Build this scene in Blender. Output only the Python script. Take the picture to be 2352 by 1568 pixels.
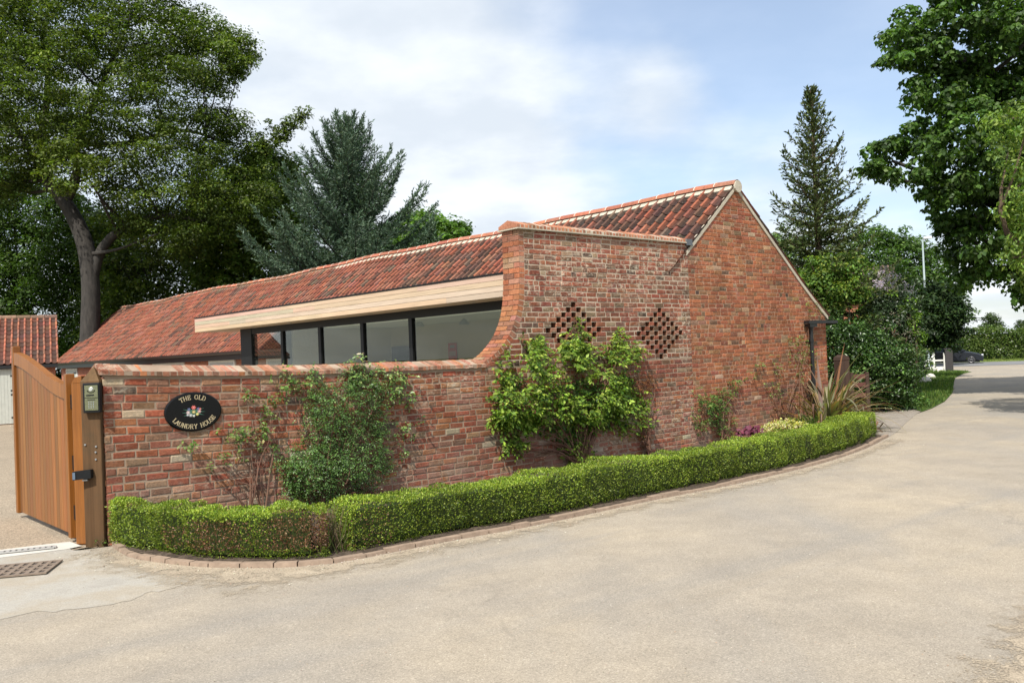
import bpy, math, random
import numpy as np
from mathutils import Vector, Matrix

# ------------------------------------------------------------------ scene, camera, light
sc = bpy.context.scene
for o in list(bpy.data.objects):
    bpy.data.objects.remove(o)
col = sc.collection
R_ = math.radians
random.seed(7)
rng = np.random.default_rng(7)

FOC, PITCH, ROLL, EYE = 2001.6, .0145, .0401, 1.7      # focal length in pixels of a 2352 px wide picture
cp, sp = math.cos(PITCH), math.sin(PITCH)
cF = np.array([0, cp, sp]); _U = np.array([0, -sp, cp]); _R = np.array([1., 0, 0])
cR = math.cos(ROLL)*_R - math.sin(ROLL)*_U
cU = math.sin(ROLL)*_R + math.cos(ROLL)*_U
CAM = np.array([0, 0, EYE])
cam_d = bpy.data.cameras.new('camera'); cam = bpy.data.objects.new('camera', cam_d); col.objects.link(cam)
cam.matrix_world = Matrix([[cR[i], cU[i], -cF[i], CAM[i]] for i in range(3)] + [[0, 0, 0, 1]])
cam_d.sensor_width = 36; cam_d.lens = FOC/2352*36; cam_d.clip_end = 3000; cam_d.clip_start = .05
sc.camera = cam

SUN_AZ, SUN_EL = R_(249), R_(51)                        # math azimuth of the direction towards the sun
s_dir = Vector((math.cos(SUN_EL)*math.cos(SUN_AZ), math.cos(SUN_EL)*math.sin(SUN_AZ), math.sin(SUN_EL)))
sun_d = bpy.data.lights.new('sun', 'SUN'); sun = bpy.data.objects.new('sun', sun_d); col.objects.link(sun)
sun.rotation_euler = s_dir.to_track_quat('Z', 'Y').to_euler()
sun_d.energy = 4.6; sun_d.angle = R_(.5); sun_d.color = (1, .95, .86)
sun['kind'] = 'structure'

wd = bpy.data.worlds.new('World'); sc.world = wd; wd.use_nodes = True
wt = wd.node_tree; wt.nodes.clear()
def wn(t, **k):
    n = wt.nodes.new(t)
    for a, b in k.items(): setattr(n, a, b)
    return n
sky = wn('ShaderNodeTexSky', sky_type='NISHITA', sun_disc=False)
sky.sun_elevation = SUN_EL; sky.sun_rotation = R_(90) - SUN_AZ; sky.air_density = 1.0; sky.dust_density = 1.2; sky.ozone_density = 1.5
bg1 = wn('ShaderNodeBackground'); bg1.inputs[1].default_value = .15
wt.links.new(sky.outputs[0], bg1.inputs[0])
tc = wn('ShaderNodeTexCoord')
sep = wn('ShaderNodeSeparateXYZ'); wt.links.new(tc.outputs['Generated'], sep.inputs[0])
def mth(op, a, b=None, c=None):
    n = wn('ShaderNodeMath', operation=op)
    for i, v in enumerate((a, b, c)):
        if v is None: continue
        if isinstance(v, (int, float)): n.inputs[i].default_value = v
        else: wt.links.new(v, n.inputs[i])
    return n.outputs[0]
zz = mth('ADD', mth('MAXIMUM', sep.outputs[2], 0), .22)
cx = wn('ShaderNodeCombineXYZ'); wt.links.new(mth('DIVIDE', sep.outputs[0], zz), cx.inputs[0]); wt.links.new(mth('DIVIDE', sep.outputs[1], zz), cx.inputs[1])
def wnoise(vec, sc_, det, rough, loc=(0, 0, 0), stretch=(1, 1, 1)):
    m = wn('ShaderNodeMapping'); m.inputs['Location'].default_value = loc; m.inputs['Scale'].default_value = stretch
    wt.links.new(vec, m.inputs[0])
    n = wn('ShaderNodeTexNoise'); n.inputs['Scale'].default_value = sc_; n.inputs['Detail'].default_value = det; n.inputs['Roughness'].default_value = rough
    wt.links.new(m.outputs[0], n.inputs[0]); return n.outputs[0]
nA = wnoise(cx.outputs[0], .95, 9, .52, (3.1, 1.3, 0))
nB = wnoise(cx.outputs[0], 2.6, 8, .5, (7, 2, 0))
# cloud cover: noise plus a few soft banks placed by direction
def unit(px, py):
    d = cF + cR*(px-1176)/FOC + cU*(784-py)/FOC
    return Vector(d/np.linalg.norm(d))
def bank(px, py, rad):
    v = wn('ShaderNodeVectorMath', operation='DISTANCE'); wt.links.new(tc.outputs['Generated'], v.inputs[0]); v.inputs[1].default_value = unit(px, py)
    mr = wn('ShaderNodeMapRange', interpolation_type='SMOOTHSTEP'); wt.links.new(v.outputs['Value'], mr.inputs[0])
    mr.inputs[1].default_value = 0; mr.inputs[2].default_value = rad; mr.inputs[3].default_value = 1; mr.inputs[4].default_value = 0
    return mr.outputs[0]
cov = mth('ADD', mth('MULTIPLY', nA, .75), mth('MULTIPLY', nB, .28))
for (px, py, rad, amt) in [(760, 160, .34, .20), (1150, 330, .30, .16), (1520, 195, .11, .24), (1000, 470, .25, .10), (1800, 470, .14, .16), (2120, 480, .12, .12),
                           (1620, 40, .36, -.26), (1450, 330, .12, -.03), (1980, 240, .24, -.16), (2280, 700, .1, .08)]:
    cov = mth('ADD', cov, mth('MULTIPLY', bank(px, py, rad), amt))
cr = wn('ShaderNodeMapRange', interpolation_type='SMOOTHSTEP'); wt.links.new(cov, cr.inputs[0]); cr.inputs[1].default_value = .36; cr.inputs[2].default_value = .66
cr.inputs[3].default_value = .28; cr.inputs[4].default_value = .97
cb = wn('ShaderNodeMapRange', interpolation_type='SMOOTHSTEP'); wt.links.new(nB, cb.inputs[0]); cb.inputs[1].default_value = .38; cb.inputs[2].default_value = .66
mixc = wn('ShaderNodeMix', data_type='RGBA'); wt.links.new(cb.outputs[0], mixc.inputs[0])
mixc.inputs[6].default_value = (.66, .72, .79, 1); mixc.inputs[7].default_value = (.86, .90, .94, 1)
bg2 = wn('ShaderNodeBackground'); bg2.inputs[1].default_value = .93; wt.links.new(mixc.outputs[2], bg2.inputs[0])
mx = wn('ShaderNodeMixShader'); wt.links.new(cr.outputs[0], mx.inputs[0]); wt.links.new(bg1.outputs[0], mx.inputs[1]); wt.links.new(bg2.outputs[0], mx.inputs[2])
wo = wn('ShaderNodeOutputWorld'); wt.links.new(mx.outputs[0], wo.inputs[0])
sc.view_settings.view_transform = 'Standard'; sc.view_settings.look = 'None'; sc.view_settings.exposure = .38; sc.view_settings.gamma = 1
sc.cycles.max_bounces = 6; sc.cycles.transparent_max_bounces = 8

# ------------------------------------------------------------------ plan helpers
TH = .7248; W0 = np.array([.1498, 12.2585])              # front corner of the tall wall; its run is u, its depth w
uv = np.array([math.cos(TH), math.sin(TH)]); wv = np.array([-math.sin(TH), math.cos(TH)])
def ray(x, y): return cF + cR*(x-1176)/FOC + cU*(784-y)/FOC
def ground(x, y, z=0.):
    d = ray(x, y); return CAM + d*((z-EYE)/d[2])
def at(x, y, Y):
    d = ray(x, y); return CAM + d*(Y/d[1])
def wallp(x, y, q=0.):
    d = ray(x, y); k = (W0@wv+q-CAM[:2]@wv)/(d[:2]@wv); P = CAM+d*k
    return float((P[:2]-W0)@uv), float(P[2])
def loc2w(t, q, z=0.): 
    p = W0 + uv*t + wv*q; return np.array([p[0], p[1], z])

# ------------------------------------------------------------------ materials
def mat(name):
    m = bpy.data.materials.new(name); m.use_nodes = True
    return m, m.node_tree, m.node_tree.nodes['Principled BSDF']
def nd(t, ty, **k):
    n = t.nodes.new(ty)
    for a, b in k.items(): setattr(n, a, b)
    return n
def noise(t, vec, s, d=4, r=.5, stretch=None):
    if stretch is not None:
        mp = nd(t, 'ShaderNodeMapping'); mp.inputs['Scale'].default_value = stretch; t.links.new(vec, mp.inputs[0]); vec = mp.outputs[0]
    n = nd(t, 'ShaderNodeTexNoise'); n.inputs['Scale'].default_value = s; n.inputs['Detail'].default_value = d; n.inputs['Roughness'].default_value = r
    t.links.new(vec, n.inputs['Vector']); return n.outputs[0]
def ramp(t, fac, stops):
    n = nd(t, 'ShaderNodeValToRGB'); e = n.color_ramp.elements
    while len(e) < len(stops): e.new(.5)
    for i, (p, c) in enumerate(stops):
        e[i].position = p; e[i].color = (*c, 1) if len(c) == 3 else c
    t.links.new(fac, n.inputs[0]); return n.outputs[0]
def mixc_(t, fac, a, b, mode='MIX'):
    n = nd(t, 'ShaderNodeMix', data_type='RGBA', blend_type=mode)
    for i, v in ((0, fac), (6, a), (7, b)):
        if isinstance(v, (int, float)): n.inputs[i].default_value = v
        elif isinstance(v, tuple): n.inputs[i].default_value = (*v, 1) if len(v) == 3 else v
        else: t.links.new(v, n.inputs[i])
    return n.outputs[2]
def g3(v): return (v, v, v)
def bump(t, b, h, dist, strength=1.):
    n = nd(t, 'ShaderNodeBump'); n.inputs['Distance'].default_value = dist; n.inputs['Strength'].default_value = strength
    t.links.new(h, n.inputs['Height']); t.links.new(n.outputs[0], b.inputs['Normal']); return n
def attr(t):
    n = nd(t, 'ShaderNodeAttribute'); n.attribute_name = 'Col'; return n.outputs['Color']
def obj_co(t): return nd(t, 'ShaderNodeTexCoord').outputs['Object']

def m_brick(name, white=.5, wz=None):
    m, t, b = mat(name); co = obj_co(t)
    f = ramp(t, noise(t, co, 28, 5, .65), [(.25, g3(.62)), (.55, g3(1.0)), (.8, g3(1.25))])
    c = mixc_(t, 1., attr(t), f, 'MULTIPLY')
    wf = ramp(t, noise(t, co, 9, 8, .75, (1, 1, 2.2)), [(white, g3(0)), (white+.10, g3(.75))])
    wf2 = ramp(t, noise(t, co, .9, 3, .5), [(.42, g3(.12)), (.62, g3(1))])
    wm = mixc_(t, 1., wf, wf2, 'MULTIPLY')
    c = mixc_(t, wm, c, (.57, .52, .45))
    c = mixc_(t, 1., c, (1.04, .98, .86), 'MULTIPLY')
    c = mixc_(t, ramp(t, noise(t, co, 14, 7, .8), [(.50, g3(0)), (.72, g3(.45))]), c, (.36, .17, .085))
    c = mixc_(t, ramp(t, noise(t, co, 19, 6, .8), [(.56, g3(0)), (.70, g3(.5))]), c, (.09, .055, .045))
    sm = ramp(t, noise(t, co, .8, 6, .65), [(.34, g3(.66)), (.62, g3(1.2))])
    c = mixc_(t, 1., c, sm, 'MULTIPLY')
    sz = nd(t, 'ShaderNodeSeparateXYZ'); t.links.new(co, sz.inputs[0]); zl = nd(t, 'ShaderNodeMapRange'); t.links.new(sz.outputs[2], zl.inputs[0]); zl.inputs[1].default_value = .0; zl.inputs[2].default_value = .95; zl.inputs[3].default_value = 1; zl.inputs[4].default_value = 0
    dm = mixc_(t, 1., zl.outputs[0], ramp(t, noise(t, co, 2.2, 6, .7), [(.40, g3(0)), (.62, g3(.6))]), 'MULTIPLY')
    c = mixc_(t, dm, c, (.27, .20, .165))
    t.links.new(c, b.inputs['Base Color']); b.inputs['Roughness'].default_value = .92; b.inputs['Specular IOR Level'].default_value = .2
    bump(t, b, noise(t, co, 60, 6, .7), .012, .7)
    return m
def m_mortar(name, a, c2):
    m, t, b = mat(name); co = obj_co(t)
    c = mixc_(t, ramp(t, noise(t, co, 2.5, 6, .6), [(.3, g3(0)), (.7, g3(1))]), a, c2)
    c = mixc_(t, 1., c, attr(t), 'MULTIPLY')
    t.links.new(c, b.inputs['Base Color']); b.inputs['Roughness'].default_value = .95; b.inputs['Specular IOR Level'].default_value = .1
    bump(t, b, noise(t, co, 90, 5, .7), .008, .8)
    return m
BR_OLD = m_brick('old_brick', .50); BR_NEW = m_brick('reclaimed_brick', .50); BR_GAB = m_brick('orange_gable_brick', .56); BR_CLEAN = m_brick('clean_brick', .64)
MO_OLD = m_mortar('old_lime_mortar', (.40, .30, .22), (.27, .195, .135)); MO_NEW = m_mortar('new_lime_mortar', (.56, .46, .35), (.42, .33, .25)); MO_GAB = m_mortar('gable_mortar', (.42, .29, .20), (.34, .22, .15))
CEMENT = m_mortar('pale_cement', (.55, .49, .39), (.42, .37, .29)); CEM_OLD = m_mortar('weathered_cement', (.25, .19, .13), (.17, .12, .085))
def m_tile(name):
    m, t, b = mat(name); co = obj_co(t)
    f = ramp(t, noise(t, co, 16, 6, .7), [(.28, g3(.55)), (.5, g3(.95)), (.75, g3(1.2))])
    c = mixc_(t, 1., attr(t), f, 'MULTIPLY')
    li = ramp(t, noise(t, co, 22, 5, .8), [(.60, g3(0)), (.70, g3(.55))])
    c = mixc_(t, li, c, (.16, .135, .10))
    li2 = ramp(t, noise(t, co, 35, 3, .6), [(.70, g3(0)), (.76, g3(.7))])
    c = mixc_(t, li2, c, (.42, .38, .27))
    t.links.new(c, b.inputs['Base Color']); b.inputs['Roughness'].default_value = .85; b.inputs['Specular IOR Level'].default_value = .25
    bump(t, b, noise(t, co, 70, 5, .7), .006, .6); return m
TILE = m_tile('clay_pantile')
def m_wood(name, a, c2, axis, gscale=14, rough=.6, spec=.3, dark=None):
    m, t, b = mat(name); co = obj_co(t)
    st = [1., 1., 1.]; st[axis] = .05
    n = noise(t, co, gscale, 8, .62, tuple(st))
    c = mixc_(t, ramp(t, n, [(.3, g3(0)), (.7, g3(1))]), a, c2)
    c = mixc_(t, 1., c, ramp(t, noise(t, co, gscale*5, 4, .6, tuple(st)), [(.3, g3(.82)), (.6, g3(1.05))]), 'MULTIPLY')
    c = mixc_(t, 1., c, attr(t), 'MULTIPLY')
    if dark: c = mixc_(t, ramp(t, noise(t, co, 5, 4, .6), [(.5, g3(0)), (.75, g3(.6))]), c, dark)
    t.links.new(c, b.inputs['Base Color']); b.inputs['Roughness'].default_value = rough; b.inputs['Specular IOR Level'].default_value = spec
    bump(t, b, n, .004, .5); return m
CEDAR = m_wood('cedar_board', (.50, .365, .27), (.58, .44, .335), 1, 7, .6)
IROKO = m_wood('varnished_hardwood', (.19, .064, .010), (.285, .105, .018), 2, 16, .38, .5)
POSTW = m_wood('treated_post_wood', (.078, .041, .018), (.125, .070, .034), 2, 12, .75, .2, (.06, .046, .026)); OLDW = m_wood('weathered_brown_wood', (.042, .026, .02), (.075, .045, .032), 2, 10, .85, .2)
def plain(name, c, rough=.5, metal=0., spec=.5, nz=0., scale=20):
    m, t, b = mat(name)
    if nz:
        f = ramp(t, noise(t, obj_co(t), scale, 5, .6), [(.3, g3(1-nz)), (.7, g3(1+nz))])
        t.links.new(mixc_(t, 1., c, f, 'MULTIPLY'), b.inputs['Base Color'])
    else: b.inputs['Base Color'].default_value = (*c, 1)
    b.inputs['Roughness'].default_value = rough; b.inputs['Metallic'].default_value = metal; b.inputs['Specular IOR Level'].default_value = spec
    return m
ALU = plain('dark_grey_aluminium', (.006, .007, .008), .5, 0, .3, .1)
LEAD = plain('grey_lead', (.13, .14, .155), .5, .2, .5, .15)
BLACK = plain('black_paint', (.012, .012, .013), .35, 0, .5, .2)
DOORP = plain('pale_door_paint', (.46, .47, .42), .6, 0, .3, .06, 8)
WHITE = plain('white_paint', (.74, .73, .68), .5, 0, .4, .08, 9)
PLASTER = plain('cream_plaster', (.66, .62, .52), .85, 0, .2, .03, 3)
CEIL = plain('white_ceiling', (.75, .77, .75), .9, 0, .1)
STEEL = plain('galvanised_steel', (.42, .44, .45), .42, .85, .5, .12)
BRASS = plain('tarnished_brass_panel', (.34, .34, .22), .22, .9, .5, .15, 60)
RUBBER = plain('tyre_rubber', (.015, .015, .015), .8)
GOLD = plain('pale_gold_paint', (.62, .50, .30), .4, .2)
REDP = plain('red_print', (.62, .03, .02), .6)
CARP = plain('dark_metallic_car_paint', (.022, .026, .034), .22, .3, .6)
ALLOY = plain('alloy_wheel', (.20, .20, .21), .4, .7)
STONEP = plain('white_stone_paint', (.60, .57, .50), .85, 0, .2, .25, 12)
def m_glass(name, tint, ior=1.5, alpha=.0):
    m = bpy.data.materials.new(name); m.use_nodes = True; t = m.node_tree; t.nodes.clear()
    o = nd(t, 'ShaderNodeOutputMaterial'); tr = nd(t, 'ShaderNodeBsdfTransparent'); tr.inputs[0].default_value = (*tint, 1)
    gl = nd(t, 'ShaderNodeBsdfGlossy'); gl.inputs['Roughness'].default_value = .01; gl.inputs[0].default_value = (.95, 1, .97, 1)
    lw = nd(t, 'ShaderNodeLayerWeight'); lw.inputs[0].default_value = .5; pw_ = nd(t, 'ShaderNodeMath', operation='POWER'); t.links.new(lw.outputs['Facing'], pw_.inputs[0]); pw_.inputs[1].default_value = 4.; fr = nd(t, 'ShaderNodeMath', operation='MULTIPLY_ADD'); t.links.new(pw_.outputs[0], fr.inputs[0]); fr.inputs[1].default_value = .9; fr.inputs[2].default_value = .05
    ms = nd(t, 'ShaderNodeMixShader'); t.links.new(fr.outputs[0], ms.inputs[0]); t.links.new(tr.outputs[0], ms.inputs[1]); t.links.new(gl.outputs[0], ms.inputs[2]); t.links.new(ms.outputs[0], o.inputs[0])
    return m
GLASS = m_glass('window_glass', (.64, .64, .58), 1.62); GLASSC = m_glass('clear_glass', (.97, .97, .96), 1.5)
CARGLASS = plain('dark_car_glass', (.02, .025, .03), .05, 0, .8)
def m_leaf(name, trans=.3, rough=.5, spec=.35):
    m = bpy.data.materials.new(name); m.use_nodes = True; t = m.node_tree; b = t.nodes['Principled BSDF']; o = t.nodes['Material Output']
    a = attr(t); t.links.new(a, b.inputs['Base Color']); b.inputs['Roughness'].default_value = rough; b.inputs['Specular IOR Level'].default_value = spec
    tl = nd(t, 'ShaderNodeBsdfTranslucent'); t.links.new(mixc_(t, 1., a, (1.5, 1.7, .5), 'MULTIPLY'), tl.inputs[0])
    ms = nd(t, 'ShaderNodeMixShader'); ms.inputs[0].default_value = trans
    t.links.new(b.outputs[0], ms.inputs[1]); t.links.new(tl.outputs[0], ms.inputs[2]); t.links.new(ms.outputs[0], o.inputs[0]); return m
LEAF = m_leaf('leaf', .34, .5, .3); LEAFG = m_leaf('glossy_leaf', .15, .35, .5); NEEDLE = m_leaf('needle', .1, .6, .2); BOX = m_leaf('box_leaf', .25, .45, .35)
def m_bark(name, a, c2):
    m, t, b = mat(name); co = obj_co(t)
    n = noise(t, co, 9, 8, .7, (1, 1, .25))
    t.links.new(mixc_(t, ramp(t, n, [(.3, g3(0)), (.7, g3(1))]), a, c2), b.inputs['Base Color']); b.inputs['Roughness'].default_value = .9
    bump(t, b, n, .03, .8); return m
BARK = m_bark('grey_bark', (.018, .016, .014), (.060, .052, .045)); BARKB = m_bark('brown_bark', (.05, .032, .02), (.13, .09, .055)); STEM = m_bark('rose_stem', (.14, .06, .04), (.24, .14, .09))

def m_road():
    m, t, b = mat('lane_surface'); co = obj_co(t)
    big = noise(t, co, .35, 6, .6); mid = noise(t, co, 2.2, 6, .65); fine = noise(t, co, 130, 3, .7)
    c = ramp(t, big, [(.33, (.29, .258, .218)), (.5, (.335, .293, .238)), (.68, (.385, .33, .255))])
    c = mixc_(t, 1., c, ramp(t, mid, [(.3, g3(.88)), (.7, g3(1.08))]), 'MULTIPLY')
    tr = noise(t, co, .5, 4, .55, (1.6, .35, 1))
    c = mixc_(t, ramp(t, tr, [(.50, g3(0)), (.70, g3(.5))]), c, (.27, .255, .235))
    mpr = nd(t, 'ShaderNodeMapping'); mpr.inputs['Rotation'].default_value = (0, 0, R_(-38)); t.links.new(co, mpr.inputs[0])
    tk = noise(t, mpr.outputs[0], .9, 5, .6, (.13, 1.5, 1)); c = mixc_(t, ramp(t, tk, [(.52, g3(0)), (.66, g3(.42))]), c, (.25, .235, .215))
    ck = nd(t, 'ShaderNodeTexVoronoi', feature='DISTANCE_TO_EDGE'); ck.inputs['Scale'].default_value = .42
    wv_ = nd(t, 'ShaderNodeVectorMath', operation='ADD'); nw = nd(t, 'ShaderNodeTexNoise'); nw.inputs['Scale'].default_value = 1.6; nw.inputs['Detail'].default_value = 5; t.links.new(co, nw.inputs['Vector']); t.links.new(co, wv_.inputs[0]); t.links.new(nw.outputs['Color'], wv_.inputs[1]); t.links.new(wv_.outputs[0], ck.inputs['Vector'])
    ckm = mixc_(t, 1., ramp(t, ck.outputs['Distance'], [(.0, g3(.5)), (.012, g3(0))]), ramp(t, noise(t, co, .28, 2, .5), [(.52, g3(0)), (.6, g3(1))]), 'MULTIPLY'); c = mixc_(t, .5, c, mixc_(t, ckm, c, (.15, .13, .11)))
    c = mixc_(t, 1., c, (1.0, .985, .955), 'MULTIPLY')
    v = nd(t, 'ShaderNodeTexVoronoi'); v.inputs['Scale'].default_value = 140; t.links.new(co, v.inputs['Vector'])
    c = mixc_(t, .45, c, mixc_(t, 1., c, ramp(t, nd_sep(t, v.outputs['Color']), [(.05, g3(.5)), (.3, g3(.88)), (.75, g3(1.08)), (.97, g3(1.6))]), 'MULTIPLY'))
    v2 = nd(t, 'ShaderNodeTexVoronoi'); v2.inputs['Scale'].default_value = 22; t.links.new(co, v2.inputs['Vector'])
    sp_ = ramp(t, v2.outputs['Distance'], [(.09, g3(1)), (.13, g3(0))])
    rnd = ramp(t, nd_sep(t, v2.outputs['Color']), [(.93, g3(0)), (.94, g3(.6))])
    c = mixc_(t, mixc_(t, 1., sp_, rnd, 'MULTIPLY'), c, (.62, .58, .50))
    rnd2 = ramp(t, nd_sep(t, v2.outputs['Color']), [(.03, g3(.7)), (.04, g3(0))])
    c = mixc_(t, mixc_(t, 1., sp_, rnd2, 'MULTIPLY'), c, (.14, .10, .07))
    t.links.new(c, b.inputs['Base Color']); b.inputs['Roughness'].default_value = .95; b.inputs['Specular IOR Level'].default_value = .2
    h = mixc_(t, .5, fine, nd_sep(t, v.outputs['Color']))
    bump(t, b, h, .0022, .8); return m
def nd_sep(t, c):
    s = nd(t, 'ShaderNodeSeparateColor'); t.links.new(c, s.inputs[0]); return s.outputs[0]
ROAD = m_road()
def m_ground(name, cols, s1=.6, speck=60, contrast=.3, bh=.01):
    m, t, b = mat(name); co = obj_co(t)
    c = ramp(t, noise(t, co, s1, 8, .65), [(.3+.4*i/(len(cols)-1), cc) for i, cc in enumerate(cols)])
    v = nd(t, 'ShaderNodeTexVoronoi'); v.inputs['Scale'].default_value = speck; t.links.new(co, v.inputs['Vector'])
    c = mixc_(t, 1., c, ramp(t, nd_sep(t, v.outputs['Color']), [(0, g3(1-contrast)), (1, g3(1+contrast))]), 'MULTIPLY')
    t.links.new(c, b.inputs['Base Color']); b.inputs['Roughness'].default_value = .95; b.inputs['Specular IOR Level'].default_value = .15
    bump(t, b, nd_sep(t, v.outputs['Color']), bh, .8); return m
GRAVEL = m_ground('yard_gravel', [(.29, .24, .18), (.37, .30, .22)], .8, 90, .38, .01)
SOIL = m_ground('bed_soil', [(.055, .04, .03), (.11, .085, .065)], 5, 40, .5, .03)
CONC = m_ground('worn_concrete', [(.31, .285, .25), (.38, .355, .31), (.36, .315, .25), (.40, .37, .32)], 1.1, 150, .12, .003)
TARM = m_ground('grey_tarmac', [(.17, .17, .175), (.22, .22, .22)], .5, 30, .1, .004)
EARTH = m_ground('field_ground', [(.05, .075, .02), (.10, .13, .04)], .3, 8, .3, .03)
GRASSB = m_ground('verge_turf', [(.045, .085, .015), (.09, .14, .03)], 1.5, 30, .4, .03)
SAND = m_ground('loose_sand', [(.36, .27, .17), (.46, .36, .24)], 3, 55, .45, .01)
PAVE = m_ground('stone_sett', [(.25, .22, .19), (.33, .29, .24)], 3, 60, .2, .006)
KERBM = plain('kerb_brick', (.29, .215, .16), .9, 0, .2, .22, 14)
def m_procbrick():
    m, t, b = mat('yard_brick'); co = nd(t, 'ShaderNodeTexCoord').outputs['Object']
    mp = nd(t, 'ShaderNodeMapping'); mp.inputs['Rotation'].default_value = (R_(90), 0, 0); t.links.new(co, mp.inputs[0])
    s = nd(t, 'ShaderNodeSeparateXYZ'); t.links.new(co, s.inputs[0]); cb_ = nd(t, 'ShaderNodeCombineXYZ')
    a = nd(t, 'ShaderNodeMath', operation='ADD'); t.links.new(s.outputs[0], a.inputs[0]); t.links.new(s.outputs[1], a.inputs[1])
    t.links.new(a.outputs[0], cb_.inputs[0]); t.links.new(s.outputs[2], cb_.inputs[1])
    br = nd(t, 'ShaderNodeTexBrick'); br.inputs['Scale'].default_value = 1; br.inputs['Brick Width'].default_value = .225; br.inputs['Row Height'].default_value = .075; br.inputs['Mortar Size'].default_value = .006
    br.inputs['Color1'].default_value = (.40, .12, .055, 1); br.inputs['Color2'].default_value = (.30, .085, .045, 1); br.inputs['Mortar'].default_value = (.36, .27, .2, 1)
    t.links.new(cb_.outputs[0], br.inputs['Vector']); t.links.new(br.outputs[0], b.inputs['Base Color']); b.inputs['Roughness'].default_value = .9
    return m
YBRICK = m_procbrick()

# ------------------------------------------------------------------ mesh helpers
def link(o): col.objects.link(o); return o
def tag(o, label=None, cat=None, group=None, kind=None):
    if label: o['label'] = label
    if cat: o['category'] = cat
    if group: o['group'] = group
    if kind: o['kind'] = kind
    return o
def empty(name, loc, rz, label, cat, group=None):
    o = bpy.data.objects.new(name, None); link(o); o.location = tuple(float(v) for v in loc); o.rotation_euler = (0, 0, rz); o.empty_display_size = .2
    bpy.context.view_layer.update()
    return tag(o, label, cat, group)
def np_obj(name, V, F, C, m, parent=None, loc=None, smooth=False):
    """V (n,3), F (k,3|4) int, C (k,3) per-face colour or None. V in parent/local coordinates"""
    V = np.asarray(V, dtype=np.float32); F = np.asarray(F, dtype=np.int32); k, s = F.shape
    me = bpy.data.meshes.new(name)
    me.vertices.add(len(V)); me.vertices.foreach_set('co', V.ravel())
    me.loops.add(k*s); me.loops.foreach_set('vertex_index', F.ravel())
    me.polygons.add(k); me.polygons.foreach_set('loop_start', np.arange(0, k*s, s, dtype=np.int32))
    me.update(calc_edges=True)
    a = me.color_attributes.new('Col', 'FLOAT_COLOR', 'CORNER')
    cc = np.ones((k*s, 4), dtype=np.float32)
    if C is not None: cc[:, :3] = np.repeat(np.asarray(C, dtype=np.float32), s, axis=0)
    a.data.foreach_set('color', cc.ravel())
    if smooth: me.polygons.foreach_set('use_smooth', np.ones(k, dtype=bool))
    me.materials.append(m)
    o = bpy.data.objects.new(name, me); link(o)
    if parent: o.parent = parent
    if loc is not None: o.location = tuple(float(v) for v in loc)
    return o
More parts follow.
